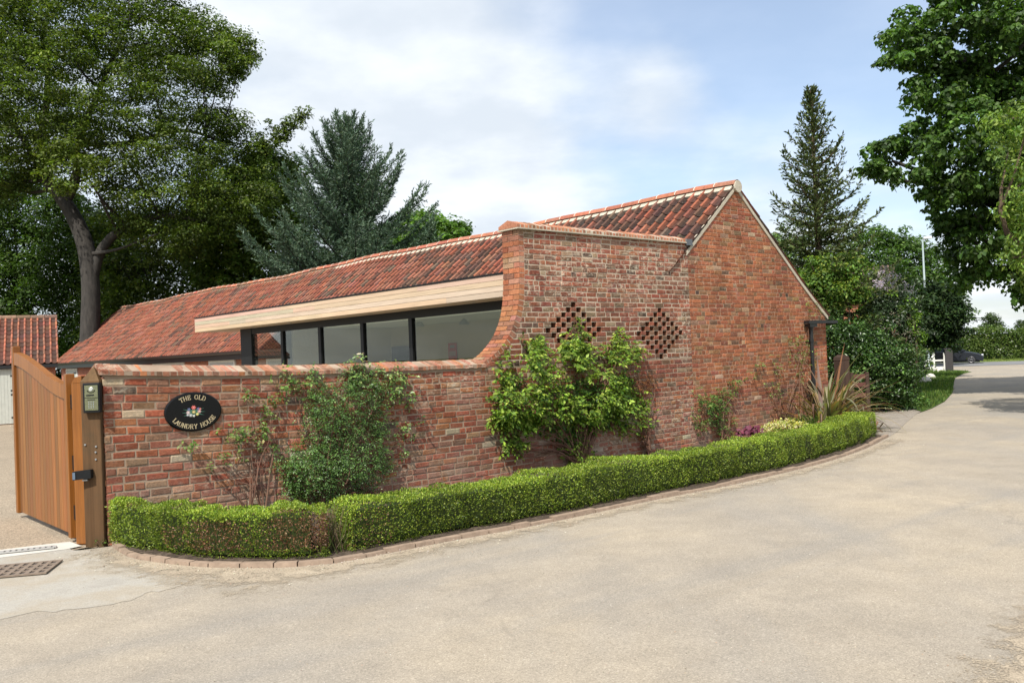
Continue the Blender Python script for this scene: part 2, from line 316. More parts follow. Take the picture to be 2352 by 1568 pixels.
class MB:
    def __init__(s): s.v = []; s.f = []; s.c = []
    def poly(s, pts, c=(1, 1, 1)):
        n = len(s.v); s.v += [tuple(p) for p in pts]; s.f.append(tuple(range(n, n+len(pts)))); s.c.append(c)
    def hexa(s, p, c=(1, 1, 1), skip=()):
        n = len(s.v); s.v += [tuple(q) for q in p]
        for i, f in enumerate(((0, 3, 2, 1), (4, 5, 6, 7), (0, 1, 5, 4), (1, 2, 6, 5), (2, 3, 7, 6), (3, 0, 4, 7))):
            if i in skip: continue
            s.f.append(tuple(n+j for j in f)); s.c.append(c)
    def box(s, a, b, c=(1, 1, 1), bev=0.):
        (x0, y0, z0), (x1, y1, z1) = a, b
        if x0 > x1: x0, x1 = x1, x0
        if y0 > y1: y0, y1 = y1, y0
        if z0 > z1: z0, z1 = z1, z0
        if not bev:
            s.hexa([(x0, y0, z0), (x1, y0, z0), (x1, y1, z0), (x0, y1, z0), (x0, y0, z1), (x1, y0, z1), (x1, y1, z1), (x0, y1, z1)], c); return
        e = bev; X = (x0, x1); Y = (y0, y1); Z = (z0, z1); n = len(s.v)
        idx = {}
        for i in (0, 1):
            for j in (0, 1):
                for k in (0, 1):
                    sx, sy, sz = (1, -1)[i], (1, -1)[j], (1, -1)[k]
                    for ax in range(3):
                        p = [X[i]+sx*e, Y[j]+sy*e, Z[k]+sz*e]; p[ax] = (X[i], Y[j], Z[k])[ax]
                        idx[(i, j, k, ax)] = len(s.v); s.v.append(tuple(p))
        def F(*ks): s.f.append(tuple(idx[q] for q in ks)); s.c.append(c)
        for ax in range(3):
            o1, o2 = (ax+1) % 3, (ax+2) % 3
            for d in (0, 1):
                def K(a_, b_):
                    q = [0, 0, 0]; q[ax] = d; q[o1] = a_; q[o2] = b_; return (*q, ax)
                seq = [K(0, 0), K(1, 0), K(1, 1), K(0, 1)]
                if d == 0: seq.reverse()
                F(*seq)
            for a_ in (0, 1):
                for b_ in (0, 1):
                    def K2(d, axx):
                        q = [0, 0, 0]; q[ax] = d; q[o1] = a_; q[o2] = b_; return (*q, axx)
                    seq = [K2(0, o1), K2(1, o1), K2(1, o2), K2(0, o2)]
                    if a_ == b_: seq.reverse()
                    F(*seq)
        for i in (0, 1):
            for j in (0, 1):
                for k in (0, 1):
                    seq = [(i, j, k, 0), (i, j, k, 1), (i, j, k, 2)]
                    if (i+j+k) % 2 == 1: seq.reverse()
                    F(*seq)
    def tube(s, pts, rad, n=8, c=(1, 1, 1), cap=True):
        pts = [Vector(p) for p in pts]
        if isinstance(rad, (int, float)): rad = [rad]*len(pts)
        rings = []; prev = None
        for i, p in enumerate(pts):
            d = (pts[min(i+1, len(pts)-1)]-pts[max(i-1, 0)])
            if d.length < 1e-9: d = Vector((0, 0, 1))
            d.normalize()
            if prev is None: a = d.orthogonal().normalized()
            else:
                a = prev - d*prev.dot(d)
                a = a.normalized() if a.length > 1e-6 else d.orthogonal().normalized()
            prev = a; b = d.cross(a); base = len(s.v)
            for k in range(n):
                an = 2*math.pi*k/n; s.v.append(tuple(p+(a*math.cos(an)+b*math.sin(an))*rad[i]))
            rings.append(base)
        for i in range(len(rings)-1):
            for k in range(n):
                k2 = (k+1) % n; s.f.append((rings[i]+k, rings[i]+k2, rings[i+1]+k2, rings[i+1]+k)); s.c.append(c)
        if cap:
            s.f.append(tuple(rings[0]+k for k in reversed(range(n)))); s.c.append(c)
            s.f.append(tuple(rings[-1]+k for k in range(n))); s.c.append(c)
    def prism(s, outline, z0, z1, c=(1, 1, 1), fn=None):
        """outline list of (a,b); fn maps (a,b,h)->xyz"""
        fn = fn or (lambda a, b, h: (a, b, h)); n = len(outline); base = len(s.v)
        for h in (z0, z1):
            for (a, b) in outline: s.v.append(tuple(fn(a, b, h)))
        s.f.append(tuple(base+i for i in reversed(range(n)))); s.c.append(c)
        s.f.append(tuple(base+n+i for i in range(n))); s.c.append(c)
        for i in range(n):
            j = (i+1) % n; s.f.append((base+i, base+j, base+n+j, base+n+i)); s.c.append(c)
    def build(s, name, m, parent=None, loc=None, smooth=False, off=None):
        me = bpy.data.meshes.new(name)
        V = s.v if off is None else [(a-off[0], b-off[1], c-off[2]) for a, b, c in s.v]
        me.from_pydata([tuple(float(x) for x in v) for v in V], [], s.f); me.update()
        a = me.color_attributes.new('Col', 'FLOAT_COLOR', 'CORNER')
        tot = np.array([len(f) for f in s.f]); cc = np.ones((tot.sum(), 4), dtype=np.float32); cc[:, :3] = np.repeat(np.array(s.c, dtype=np.float32), tot, axis=0)
        a.data.foreach_set('color', cc.ravel())
        if smooth:
            me.polygons.foreach_set('use_smooth', np.ones(len(s.f), dtype=bool))
            try: me.set_sharp_from_angle(angle=R_(45))
            except Exception: pass
        me.materials.append(m); o = bpy.data.objects.new(name, me); link(o)
        if parent: o.parent = parent
        if loc is None and off is not None and not parent: loc = off
        if loc is not None: o.location = tuple(float(v) for v in loc)
        return o

def nrm(A): return A/np.maximum(np.linalg.norm(A, axis=-1, keepdims=True), 1e-9)
def leaf_geo(P, D, N, S, C, wid=.5, fold=.12, lift=.0):
    """diamond leaves: base P, along D, normal N, length S"""
    n = len(P); D = nrm(D); side = nrm(np.cross(D, N)); N2 = nrm(np.cross(side, D)); S = np.asarray(S).reshape(-1, 1)
    V = np.empty((n, 4, 3)); V[:, 0] = P; V[:, 2] = P+D*S - N2*S*lift
    mid = P+D*S*.45
    V[:, 1] = mid+side*S*wid*.5+N2*S*fold; V[:, 3] = mid-side*S*wid*.5+N2*S*fold
    i = np.arange(n)[:, None]*4
    F = np.concatenate([i+np.array([[0, 1, 2]]), i+np.array([[0, 2, 3]])], axis=1).reshape(-1, 3)
    return V.reshape(-1, 3), F, np.repeat(C, 2, axis=0)
def palette(n, cols, jit=.2, w=None):
    cols = np.array(cols); k = rng.choice(len(cols), n, p=w); c = cols[k]*(1+rng.normal(0, jit, (n, 1)))
    return np.clip(c*(1+rng.normal(0, .05, (n, 3))), .003, 1)
def rand_dir(n): return nrm(rng.normal(0, 1, (n, 3)))
def join_geo(gs):
    V = []; F = []; C = []; o = 0
    for v, f, c in gs: V.append(v); F.append(f+o); C.append(c); o += len(v)
    return np.concatenate(V), np.concatenate(F), np.concatenate(C)

# ------------------------------------------------------------------ ground sheets
import bmesh
def terr(y):
    e = min(1, max(0, (y-37)/33)); return -.50*e*e*(3-2*e)
def sheet(name, pts, z, m, kind='structure', label=None, cat=None, sub=0, amp=0.):
    mb = MB(); mb.poly([(p[0], p[1], 0) for p in pts])
    o = mb.build(name, m, loc=(0, 0, z))
    if max(p[1] for p in pts) > 36:
        bm = bmesh.new(); bm.from_mesh(o.data); bmesh.ops.triangulate(bm, faces=bm.faces[:])
        for yy in list(np.arange(36, 76, 2.5)):
            bmesh.ops.bisect_plane(bm, geom=bm.verts[:]+bm.edges[:]+bm.faces[:], plane_co=(0, yy, 0), plane_no=(0, 1, 0))
        for v in bm.verts: v.co.z = terr(v.co.y)
        bm.to_mesh(o.data); bm.free()
    if kind: o['kind'] = kind
    if label: tag(o, label, cat)
    return o
gp = lambda *pts: [tuple(ground(*p)[:2]) for p in pts]
def rough_edge(P, step=.05, amp=.018):
    P = [np.array(p) for p in P]; out = []; r2 = random.Random(3); d = 0
    for i in range(len(P)):
        a, b = P[i], P[(i+1) % len(P)]; n_ = max(1, int(np.linalg.norm(b-a)/step)); nn = np.array([-(b-a)[1], (b-a)[0]]); nn = nn/(np.linalg.norm(nn)+1e-9)
        for k in range(n_): d = d*.75+r2.gauss(0, amp); out.append(tuple(a+(b-a)*k/n_+nn*d))
    return out
sheet('field_ground', [(-900, -300), (900, -300), (900, 1500), (-900, 1500)], -.03, EARTH)
KERB = [(256, 1254), (293, 1278), (362, 1291), (455, 1301), (561, 1304), (668, 1302), (777, 1292), (907, 1267), (1050, 1239), (1200, 1212), (1350, 1181), (1512, 1146), (1641, 1121.5), (1770, 1093), (1898, 1061), (1988, 1030), (2042, 1003)]
kerb_w = np.array([ground(*p)[:2] for p in KERB])
def smooth_path(P, step):
    P = np.asarray(P, float); Q = [P[0]]
    for i in range(len(P)-1):
        a, b, c, d = P[max(i-1, 0)], P[i], P[i+1], P[min(i+2, len(P)-1)]
        for t in np.linspace(0, 1, 9)[1:]:
            Q.append(.5*((2*b)+(-a+c)*t+(2*a-5*b+4*c-d)*t*t+(-a+3*b-3*c+d)*t**3))
    Q = np.array(Q); s = np.concatenate([[0], np.cumsum(np.linalg.norm(np.diff(Q, axis=0), axis=1))])
    n = max(2, int(round(s[-1]/step))+1); ss = np.linspace(0, s[-1], n)
    return np.stack([np.interp(ss, s, Q[:, k]) for k in range(Q.shape[1])], axis=1)
KP = smooth_path(kerb_w, .1)
def normals2(P):
    T = np.gradient(P, axis=0); T /= np.linalg.norm(T, axis=1, keepdims=True); return T, np.stack([-T[:, 1], T[:, 0]], axis=1)   # n points to the wall side
KT, KN = normals2(KP)
# lane: everything in front of the kerb and on to the main road
verge = [(2060, 992), (2080, 972), (2105, 950), (2140, 938), (2170, 922), (2188, 902), (2190, 882), (2194, 868), (2212, 858), (2232, 853), (2215, 849), (2200, 846)]
lane_pts = [(-14, -6), (-14, 5.2)] + gp((0, 1420)) + [tuple(kerb_w[0]+np.array([-.5, -.25]))] + [tuple(p+n*.05) for p, n in zip(KP[::6], KN[::6])] + gp(*verge) + [(24, 50), (29, 62), (40, 56), (40, 40), (26, 22), (14, 6), (9, -6)]
sheet('lane', lane_pts, 0, ROAD)
sheet('yard_ground', [(-30, 5.2), (-14, 5.2)] + gp((0, 1420)) + [tuple(kerb_w[0]+np.array([-.5, -.25]))] + [tuple(loc2w(-5.55, .1)[:2]), tuple(loc2w(-.5, .4)[:2]), tuple(loc2w(3, .4)[:2]), tuple(loc2w(3, 36)[:2]), (-40, 45)], -.008, GRAVEL)
sheet('concrete_apron', rough_edge(gp((-60, 1283), (0, 1277), (60, 1268), (150, 1257), (215, 1263), (270, 1290), (345, 1303), (430, 1322), (442, 1335), (400, 1352), (330, 1362), (300, 1378), (200, 1395), (90, 1408), (0, 1424), (-60, 1432))), .0025, CONC)
sheet('drain_strip', gp((-60, 1268), (0, 1263), (90, 1252), (160, 1244), (188, 1254), (150, 1262), (0, 1281), (-60, 1287)), .005, plain('white_cement', (.52, .50, .45), .9, 0, .2, .08, 6))
def drift(name, inner, outer, z, m, n=40):
    I = smooth_path(inner, .12); O_ = smooth_path(outer, .12); O_ = np.stack([np.interp(np.linspace(0, 1, len(I)), np.linspace(0, 1, len(O_)), O_[:, k]) for k in (0, 1)], 1); mb = MB(); m_ = 20
    for i in range(len(I)-1):
        for j in range(m_):
            f0, f1 = j/m_, (j+1)/m_; q = [I[i]*(1-f0)+O_[i]*f0, I[i+1]*(1-f0)+O_[i+1]*f0, I[i+1]*(1-f1)+O_[i+1]*f1, I[i]*(1-f1)+O_[i]*f1]; e = min(1, i/8, (len(I)-1-i)/8)
            mb.poly([(p[0], p[1], 0) for p in q][::-1], (min(e, 1-(f0+f1)/2)*.95,)*3)
    o = mb.build(name, m, loc=(0, 0, z)); o['kind'] = 'structure'; return o
def ragged(name, a, b2):
    m = bpy.data.materials.new(name); m.use_nodes = True; t = m.node_tree; b = t.nodes['Principled BSDF']; o = t.nodes['Material Output']; co = obj_co(t)
    v = nd(t, 'ShaderNodeTexVoronoi'); v.inputs['Scale'].default_value = 120; t.links.new(co, v.inputs['Vector'])
    c = ramp(t, noise(t, co, 3, 6, .6), [(.3, a), (.7, b2)]); c = mixc_(t, 1., c, ramp(t, nd_sep(t, v.outputs['Color']), [(0, g3(.75)), (1, g3(1.2))]), 'MULTIPLY'); t.links.new(c, b.inputs['Base Color']); b.inputs['Roughness'].default_value = .95
    tr = nd(t, 'ShaderNodeBsdfTransparent'); ms = nd(t, 'ShaderNodeMixShader'); sub = nd(t, 'ShaderNodeMath', operation='ADD'); t.links.new(nd_sep(t, attr(t)), sub.inputs[0]); mr_ = nd(t, 'ShaderNodeMapRange'); mr_.inputs[1].default_value = .40; mr_.inputs[2].default_value = .60; t.links.new(mixc_(t, .5, noise(t, co, 5, 7, .7), noise(t, co, 80, 4, .8)), mr_.inputs[0]); t.links.new(mr_.outputs[0], sub.inputs[1])
    r = ramp(t, sub.outputs[0], [(.99, g3(0)), (.995, g3(1))]); t.links.new(r, ms.inputs[0]); t.links.new(tr.outputs[0], ms.inputs[1]); t.links.new(b.outputs[0], ms.inputs[2]); t.links.new(ms.outputs[0], o.inputs[0]); return m
SANDR = ragged('loose_sand_drift', (.31, .25, .18), (.40, .33, .24))
drift('sand_drift', gp((185, 1258), (256, 1256), (293, 1280), (362, 1292), (455, 1302), (561, 1305), (668, 1304), (777, 1294), (907, 1269), (1050, 1241), (1200, 1214), (1350, 1183), (1512, 1148), (1641, 1123), (1770, 1095), (1898, 1063), (1988, 1032), (2042, 1006)),
      gp((110, 1288), (215, 1312), (290, 1332), (380, 1355), (480, 1378), (600, 1372), (700, 1350), (800, 1326), (940, 1292), (1070, 1262), (1220, 1233), (1370, 1199), (1530, 1162), (1670, 1134), (1800, 1105), (1940, 1068), (2040, 1033), (2110, 1010)), .0045, SANDR)
drift('gravel_drift', gp((2352, 1340), (2420, 1400), (2420, 1568), (2420, 1700)), gp((2250, 1400), (2260, 1450), (2140, 1530), (2120, 1680)), .004, SANDR)
# bed behind the kerb, drive beyond the hedge end, verge, main road
bed = [tuple(p+n*.06) for p, n in zip(KP[::5], KN[::5])] + [tuple(loc2w(8.37, .0)[:2]), tuple(loc2w(3, .05)[:2]), tuple(loc2w(-5.5, .05)[:2])]
sheet('bed_soil', bed, .03, SOIL)
sheet('stone_drive', [tuple(loc2w(8.4, .1)[:2])] + gp((2042, 1003), (2060, 992), (2080, 972), (2105, 950), (2118, 944), (2085, 932), (2010, 930), (1940, 905)) , .004, PAVE)
sheet('grass_verge', gp((1935, 915), (2010, 931), (2085, 936), (2118, 946), (2140, 938), (2170, 922), (2188, 902), (2190, 882), (2194, 868), (2212, 858), (2232, 853), (2215, 849), (2200, 846)) + [(24, 50), (14, 46), (7, 28)], .012, GRASSB)
mr_c = np.array([35.2, 68.0]); mr_d = np.array([.88, -.475]); mr_n = np.array([.475, .88])
def strip(a, b, w0, w1, c=mr_c):
    return [tuple(c+mr_d*a+mr_n*w0), tuple(c+mr_d*b+mr_n*w0), tuple(c+mr_d*b+mr_n*w1), tuple(c+mr_d*a+mr_n*w1)]
sheet('main_road', strip(-60, 60, -9.0, 4.5), .014, TARM)
sheet('far_verge', strip(-60, 60, 4.4, 16.0), .02, m_ground('mown_verge', [(.13, .18, .035), (.20, .24, .06)], .8, 12, .3, .02))

# grass blades on the verge (nobody could count them)
def grass(name, polys, n, h, cols, label, z=0.01):
    from mathutils.geometry import tessellate_polygon
    tris = []; 
    for poly in polys:
        vs = [Vector((p[0], p[1], 0)) for p in poly]
        for tr in tessellate_polygon([vs]): tris.append([np.array(vs[i])[:2] if not isinstance(i, Vector) else np.array(i)[:2] for i in tr])
    A = np.array(tris); ar = np.abs(np.cross(A[:, 1]-A[:, 0], A[:, 2]-A[:, 0])); k = rng.choice(len(A), n, p=ar/ar.sum())
    u = rng.random((n, 2)); u = np.where(u.sum(1, keepdims=True) > 1, 1-u, u)
    P2 = A[k, 0]+(A[k, 1]-A[k, 0])*u[:, :1]+(A[k, 2]-A[k, 0])*u[:, 1:]
    P = np.concatenate([P2, z+np.array([[terr(y_)] for y_ in P2[:, 1]])], axis=1); D = nrm(np.concatenate([rng.normal(0, .35, (n, 2)), np.ones((n, 1))], axis=1))
    tuft = .5+.6*(np.sin(P2[:, 0]*3.1)*np.sin(P2[:, 1]*2.7+1)*.5+.5)
    V, F, C = leaf_geo(P, D, rand_dir(n), h*rng.uniform(.5, 1.3, n)*tuft, palette(n, cols, .25), .16, .02, .1)
    o = np_obj(name, V, F, C, LEAF); tag(o, label, 'grass', kind='stuff'); return o
vp = gp((1985, 932), (2060, 938), (2085, 936), (2118, 946), (2140, 938), (2170, 922), (2188, 902), (2190, 882), (2194, 868), (2212, 858), (2225, 853)) + [(20, 44), (12, 34)]
grass('verge_grass', [vp], 26000, .13, [(.06, .12, .02), (.09, .16, .025), (.045, .09, .015), (.16, .20, .05)], 'long green grass on the verge between the shrubs and the lane')
grass('roadside_grass', [strip(-4, 25, 4.6, 11.5)], 9000, .16, [(.13, .18, .035), (.18, .21, .06), (.09, .14, .03)], 'mown grass strip in front of the far hawthorn hedge')

# kerb edging units
mb = MB(); k = 0
L = len(KP); i = 0
while i < L-3:
    j = min(i+random.choice([2, 3, 3]), L-1); a0, a1 = KP[i]+KT[i]*.006, KP[j]-KT[j]*.006; n0, n1 = KN[i], KN[j]; w = .075; h = .036+random.uniform(-.01, .01)
    c = (1+random.uniform(-.18, .15),)*3
    mb.hexa([(*a0, -.02), (*a1, -.02), (*(a1+n1*w), -.02), (*(a0+n0*w), -.02), (*(a0+n0*.006), h), (*(a1+n1*.006), h+random.uniform(-.005, .005)), (*(a1+n1*w), h), (*(a0+n0*w), h)], c)
    i = j
kt = mb.build('kerb_edging', KERBM); tag(kt, 'low curved row of worn brick edging between the hedge bed and the lane', 'kerb')

# ------------------------------------------------------------------ brickwork
def brickwork(mb, M, z0, z1, xl, xr, pal, course=.075, joint=.0135, obst=None, dj=.006, hd=.3, lo=None, jj=.0045):
    j = 0; z = z0
    while z < z1-.02:
        zb, zt = z, min(z+course-joint, z1-.004)
        if lo is not None: pass
        A = min(xl(zb), xl(zt)); B = max(xr(zb), xr(zt)); cuts = sorted(obst(j, z) if obst else [])
        ivs = []; a = A
        for (h0, h1) in cuts: ivs.append((a, h0)); a = h1
        ivs.append((a, B))
        for ii, (p, q) in enumerate(ivs):
            x = p - ((.11 if j % 2 else 0)+random.uniform(0, .05) if ii == 0 else 0)
            while x < q-.03:
                Ln = .105 if random.random() < hd or (q-p) < .16 else .222
                Ln += random.uniform(-.006, .006)
                e = min(x+Ln, q)
                if q-e < .05: e = q
                s0, e0 = max(x, xl(zb)), min(e-joint*(e < q), xr(zb)); s1, e1 = max(x, xl(zt)), min(e-joint*(e < q), xr(zt))
                if x < p: s0 = max(s0, p); s1 = max(s1, p)
                if e0-s0 > .02 or e1-s1 > .02:
                    if e0-s0 < .004: e0 = s0+.004
                    if e1-s1 < .004: e1 = s1+.004
                    J = lambda: random.uniform(-jj, jj)
                    cs = [(s0+J(), zb+J()), (e0+J(), zb+J()), (e1+J(), zt+J()), (s1+J(), zt+J())]
                    d = random.uniform(.002, dj+.003); cx_, cz_ = sum(c[0] for c in cs)/4, sum(c[1] for c in cs)/4
                    ins = .006; n = len(mb.v)
                    tilt = [random.uniform(-.0015, .0015) for _ in range(4)]
                    for (a_, b_) in cs: mb.v.append(M(a_, b_, -.012))
                    for (a_, b_) in cs: mb.v.append(M(a_, b_, d-.005))
                    for k_, (a_, b_) in enumerate(cs):
                        mb.v.append(M(a_+math.copysign(min(ins, abs(cx_-a_)*.4), cx_-a_), b_+math.copysign(min(ins, abs(cz_-b_)*.4), cz_-b_), d+tilt[k_]))
                    c = pal((s0+e0)/2, z)
                    for k_ in range(4):
                        k2 = (k_+1) % 4
                        mb.f.append((n+k_, n+k2, n+4+k2, n+4+k_)); mb.c.append(c)
                        mb.f.append((n+4+k_, n+4+k2, n+8+k2, n+8+k_)); mb.c.append(c)
                    mb.f.append((n+8, n+9, n+10, n+11)); mb.c.append(c)
                x = e
        z += course; j += 1
def mortar_face(mb, M, z0, z1, xl, xr, course=.075, obst=None, depth=.2, pieces=None):
    z = z0; j = 0
    while z < z1-.001:
        zb, zt = z, min(z+course, z1); cuts = sorted(obst(j, z) if obst else []); a0, a1 = xl(zb), xl(zt)
        for (h0, h1) in cuts:
            mb.poly([M(a0, zb, 0), M(h0, zb, 0), M(h0, zt, 0), M(a1, zt, 0)])
            D = -depth
            hc = (.38, .2, .15)  # dark brick tones painted in to deepen the shade inside the holes
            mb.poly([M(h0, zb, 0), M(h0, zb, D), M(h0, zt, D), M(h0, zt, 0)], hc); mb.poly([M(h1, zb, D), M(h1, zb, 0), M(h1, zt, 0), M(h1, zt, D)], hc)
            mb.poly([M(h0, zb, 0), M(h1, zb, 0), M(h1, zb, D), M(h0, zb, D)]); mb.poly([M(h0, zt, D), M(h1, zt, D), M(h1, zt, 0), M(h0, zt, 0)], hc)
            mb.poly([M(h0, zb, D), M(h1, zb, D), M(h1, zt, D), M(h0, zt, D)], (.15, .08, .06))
            a0 = a1 = h1
        mb.poly([M(a0, zb, 0), M(xr(zb), zb, 0), M(xr(zt), zt, 0), M(a1, zt, 0)])
        z += course; j += 1
def jitc(c, a=.12):
    k_ = 1+random.gauss(0, a); return tuple(max(.01, v*k_*(1+random.gauss(0, .04))) for v in c)
def pick(opts):
    r = random.random()*sum(w for w, _ in opts)
    for w, c in opts:
        r -= w
        if r <= 0: return jitc(c)
    return jitc(opts[-1][1])
P_OLD = [(34, (.29, .088, .055)), (20, (.25, .095, .065)), (16, (.31, .13, .065)), (12, (.27, .135, .105)), (9, (.23, .13, .085)), (2.2, (.46, .41, .32)), (2, (.10, .075, .065)), (8, (.33, .20, .135))]
P_NEW = [(30, (.27, .092, .065)), (22, (.23, .085, .062)), (14, (.30, .12, .075)), (12, (.28, .145, .11)), (9, (.16, .095, .07)), (6, (.25, .17, .12)), (2, (.38, .27, .20)), (3, (.10, .07, .06))]
P_GAB = [(34, (.33, .125, .068)), (26, (.295, .112, .065)), (14, (.29, .13, .075)), (10, (.27, .10, .06)), (8, (.26, .15, .09)), (1.5, (.15, .10, .07)), (3, (.36, .23, .15))]
P_END = [(34, (.42, .18, .10)), (25, (.36, .135, .08)), (20, (.34, .16, .12)), (14, (.24, .12, .09)), (7, (.40, .26, .18))]
P_COP = [(30, (.34, .15, .10)), (25, (.38, .19, .14)), (15, (.28, .13, .10)), (12, (.42, .17, .09)), (8, (.20, .12, .09))]

SAGX = [-5.7, -5.58, -4.9, -4.2, -3.4, -2.2, -.72, 0]; SAGZ = [.122, .119, .082, .052, .023, .011, 0, 0]
def sag(x): return float(np.interp(x, SAGX, SAGZ))
LZ, HZ, TH_W = 1.533, 3.455, .34
PROF = smooth_path([(-.005, HZ), (-.008, 3.1), (-.012, 2.85), (-.03, 2.6), (-.052, 2.42), (-.10, 2.24), (-.175, 2.08), (-.285, 1.92), (-.42, 1.79), (-.58, 1.68), (-.80, 1.575)], .077)
def prof_x(z): return float(np.interp(z, PROF[::-1, 1], PROF[::-1, 0]))
wall = empty('garden_wall', (W0[0], W0[1], 0), TH, 'old red brick garden wall sweeping up in a curve from low to tall, with pierced diamonds', 'wall')
MW = lambda x, z, d: (x, -d, z+sag(x)*min(1, max(0, z/1.5)))
D1, D2 = wallp(1319.5, 759), wallp(1517, 764)
ROW0 = -.06
def holes(j, z):
    out = []
    for cxh, czh in (D1, D2):
        jc = round((czh-ROW0)/.075-.5); r = j-jc
        if abs(r) <= 5:
            n = 6-abs(r); out += [(cxh+(i-(n-1)/2)*.215-.05, cxh+(i-(n-1)/2)*.215+.05) for i in range(n)]
    return out
def pal_wall(x, z):
    p = 1 if z > 1.6 else (1-min(1, max(0, (x-.2)/1.5))*.0)
    if z > 1.5 or random.random() < min(1, max(0, (x-.3)/2.0))*min(1, max(0, (z-.3)/1.0)): return pick(P_NEW)
    return pick(P_OLD)
XLF = lambda z: (-5.585 if z < LZ-.001 else max(prof_x(z)+.1, -.72))
XLM = lambda z: (-5.58 if z < LZ-.001 else prof_x(z)+.02)
mb = MB(); brickwork(mb, MW, ROW0, LZ, lambda z: -5.585, lambda z: 3.868, pal_wall, obst=lambda j, z: [h for h in holes(j, z)])
nrow = int(round((LZ-ROW0)/.075)); z_up = ROW0+nrow*.075
zlow_end = z_up
mb2 = MB(); brickwork(mb2, MW, LZ+.012, HZ, lambda z: prof_x(z)+.105, lambda z: 3.868, pal_wall, obst=lambda j, z: holes(j+nrow, z))
mb.build('brickwork', BR_OLD, wall); mb2.build('brickwork', BR_NEW, wall)
mc = MB(); mortar_face(mc, MW, ROW0, LZ, lambda z: -5.58, lambda z: 3.868, obst=lambda j, z: holes(j, z)); mc.build('mortar', MO_OLD, wall)
mc = MB(); mortar_face(mc, MW, LZ+.0, HZ, lambda z: prof_x(z)+.012, lambda z: 3.868, obst=lambda j, z: holes(j+nrow, z))
# body behind: back face, tops and ends
out = [(3.868, -.05), (3.868, HZ)] + [(p[0]+.012, p[1]) for p in PROF] + [(-.78, LZ), (-5.58, LZ), (-5.58, -.05)]
xs_cut = [-5.58, -4.9, -4.2, -3.4, -2.2, -.78]
mc.prism([(3.868, -.05), (3.868, HZ)] + [(p[0]+.012, p[1]) for p in PROF] + [(-.78, -.05)], .205, TH_W, fn=lambda a, b, h: (a, h, b))
for i in range(1, len(PROF)):
    a, b = PROF[i-1], PROF[i]; mc.poly([(a[0]+.012, 0, a[1]), (a[0]+.012, .205, a[1]), (b[0]+.012, .205, b[1]), (b[0]+.012, 0, b[1])])
mc.poly([(prof_x(HZ)+.012, 0, HZ), (3.868, 0, HZ), (3.868, .205, HZ), (prof_x(HZ)+.012, .205, HZ)])
mc.build('mortar', MO_NEW, wall)
mc = MB()
for a, b in zip(xs_cut[:-1], xs_cut[1:]):
    za, zb_ = LZ+sag(a), LZ+sag(b)
    mc.poly([(b, TH_W, -.05), (a, TH_W, -.05), (a, TH_W, za), (b, TH_W, zb_)]); mc.poly([(a, 0, za), (b, 0, zb_), (b, TH_W, zb_), (a, TH_W, za)])
mc.poly([(-5.58, TH_W, -.05), (-5.58, 0, -.05), (-5.58, 0, LZ+sag(-5.58)), (-5.58, TH_W, LZ+sag(-5.58))])
mc.build('mortar', MO_OLD, wall)
# left end face bricks
mb = MB(); brickwork(mb, lambda x, z, d: (-5.58-d, TH_W-x, z), -.04, LZ+sag(-5.58)-.01, lambda z: .0, lambda z: TH_W, lambda x, z: pick(P_END), hd=.3)
mb.build('end_brickwork', BR_CLEAN, wall)
# bricks lining the curved end
mb = MB()
for i in range(len(PROF)-1):
    a, b = PROF[i], PROF[i+1]; T = (b-a)/np.linalg.norm(b-a); N = np.array([T[1], -T[0]])
    if N[0] > 0: N = -N
    a2, b2 = a+T*.005, b-T*.006; dpt = -.098
    spl = .225 if i % 2 else .112
    for (y0, y1) in ((-.004, spl-.006), (spl+.006, TH_W+.003)):
        c = pick(P_END); e = random.uniform(0, .004)
        if y0 < 0: 
            c = pick(P_END)
        f = lambda p, k_, y: (p[0]+N[0]*(e+k_), y, p[1]+N[1]*(e+k_))
        mb.hexa([f(a2, dpt, y0), f(b2, dpt, y0), f(b2, dpt, y1), f(a2, dpt, y1), f(a2, 0, y0+.002), f(b2, 0, y0+.002), f(b2, 0, y1), f(a2, 0, y1)], c)
mb.build('curved_end_bricks', BR_CLEAN, wall)
JC = .011
def coping(name, x0, x1, zf, m_b, m_m, palc, end_l=True):
    mb = MB(); mm = MB(); x = x0; hw0, hw1 = -.032, TH_W+.032; mid = TH_W/2
    def prof(x, e=0., z=0.): 
        b = zf(x)+z; return [(x, hw0+e, b), (x, hw0+e, b+.045-e*.3), (x, mid, b+.118-e), (x, hw1-e, b+.045-e*.3), (x, hw1-e, b)]
    while x < x1-.03:
        w = .074+random.uniform(-.004, .004); e = min(x+w-JC, x1); dz = random.uniform(-.004, .004); dx = random.uniform(-.003, .003)
        p, q = prof(x+dx, random.uniform(0, .006), dz), prof(e+dx, random.uniform(0, .006), dz); c = palc()
        mb.poly(p[::-1], c); mb.poly(q, c)
        for k_ in range(5):
            k2 = (k_+1) % 5; mb.poly([p[k_], p[k2], q[k2], q[k_]][::-1], c)
        x += w
    xs = np.arange(x0+.004, x1, .3).tolist()+[x1-.004]
    for a, b in zip(xs[:-1], xs[1:]):
        p, q = prof(a, .005), prof(b, .005)
        for k_ in range(5):
            k2 = (k_+1) % 5; mm.poly([p[k_], p[k2], q[k2], q[k_]][::-1])
    mm.poly(prof(x0+.004, .008)[::-1]); mm.poly(prof(x1-.004, .008))
    return mb, mm
mb, mm = coping('c', -5.6, -.70, lambda x: LZ+sag(x)+.002, None, None, lambda: pick(P_COP)); mb.build('coping', BR_OLD, wall); mm.build('coping_mortar', m_mortar('coping_mortar_light', (.46, .36, .27), (.25, .17, .12)), wall)
JC = .020
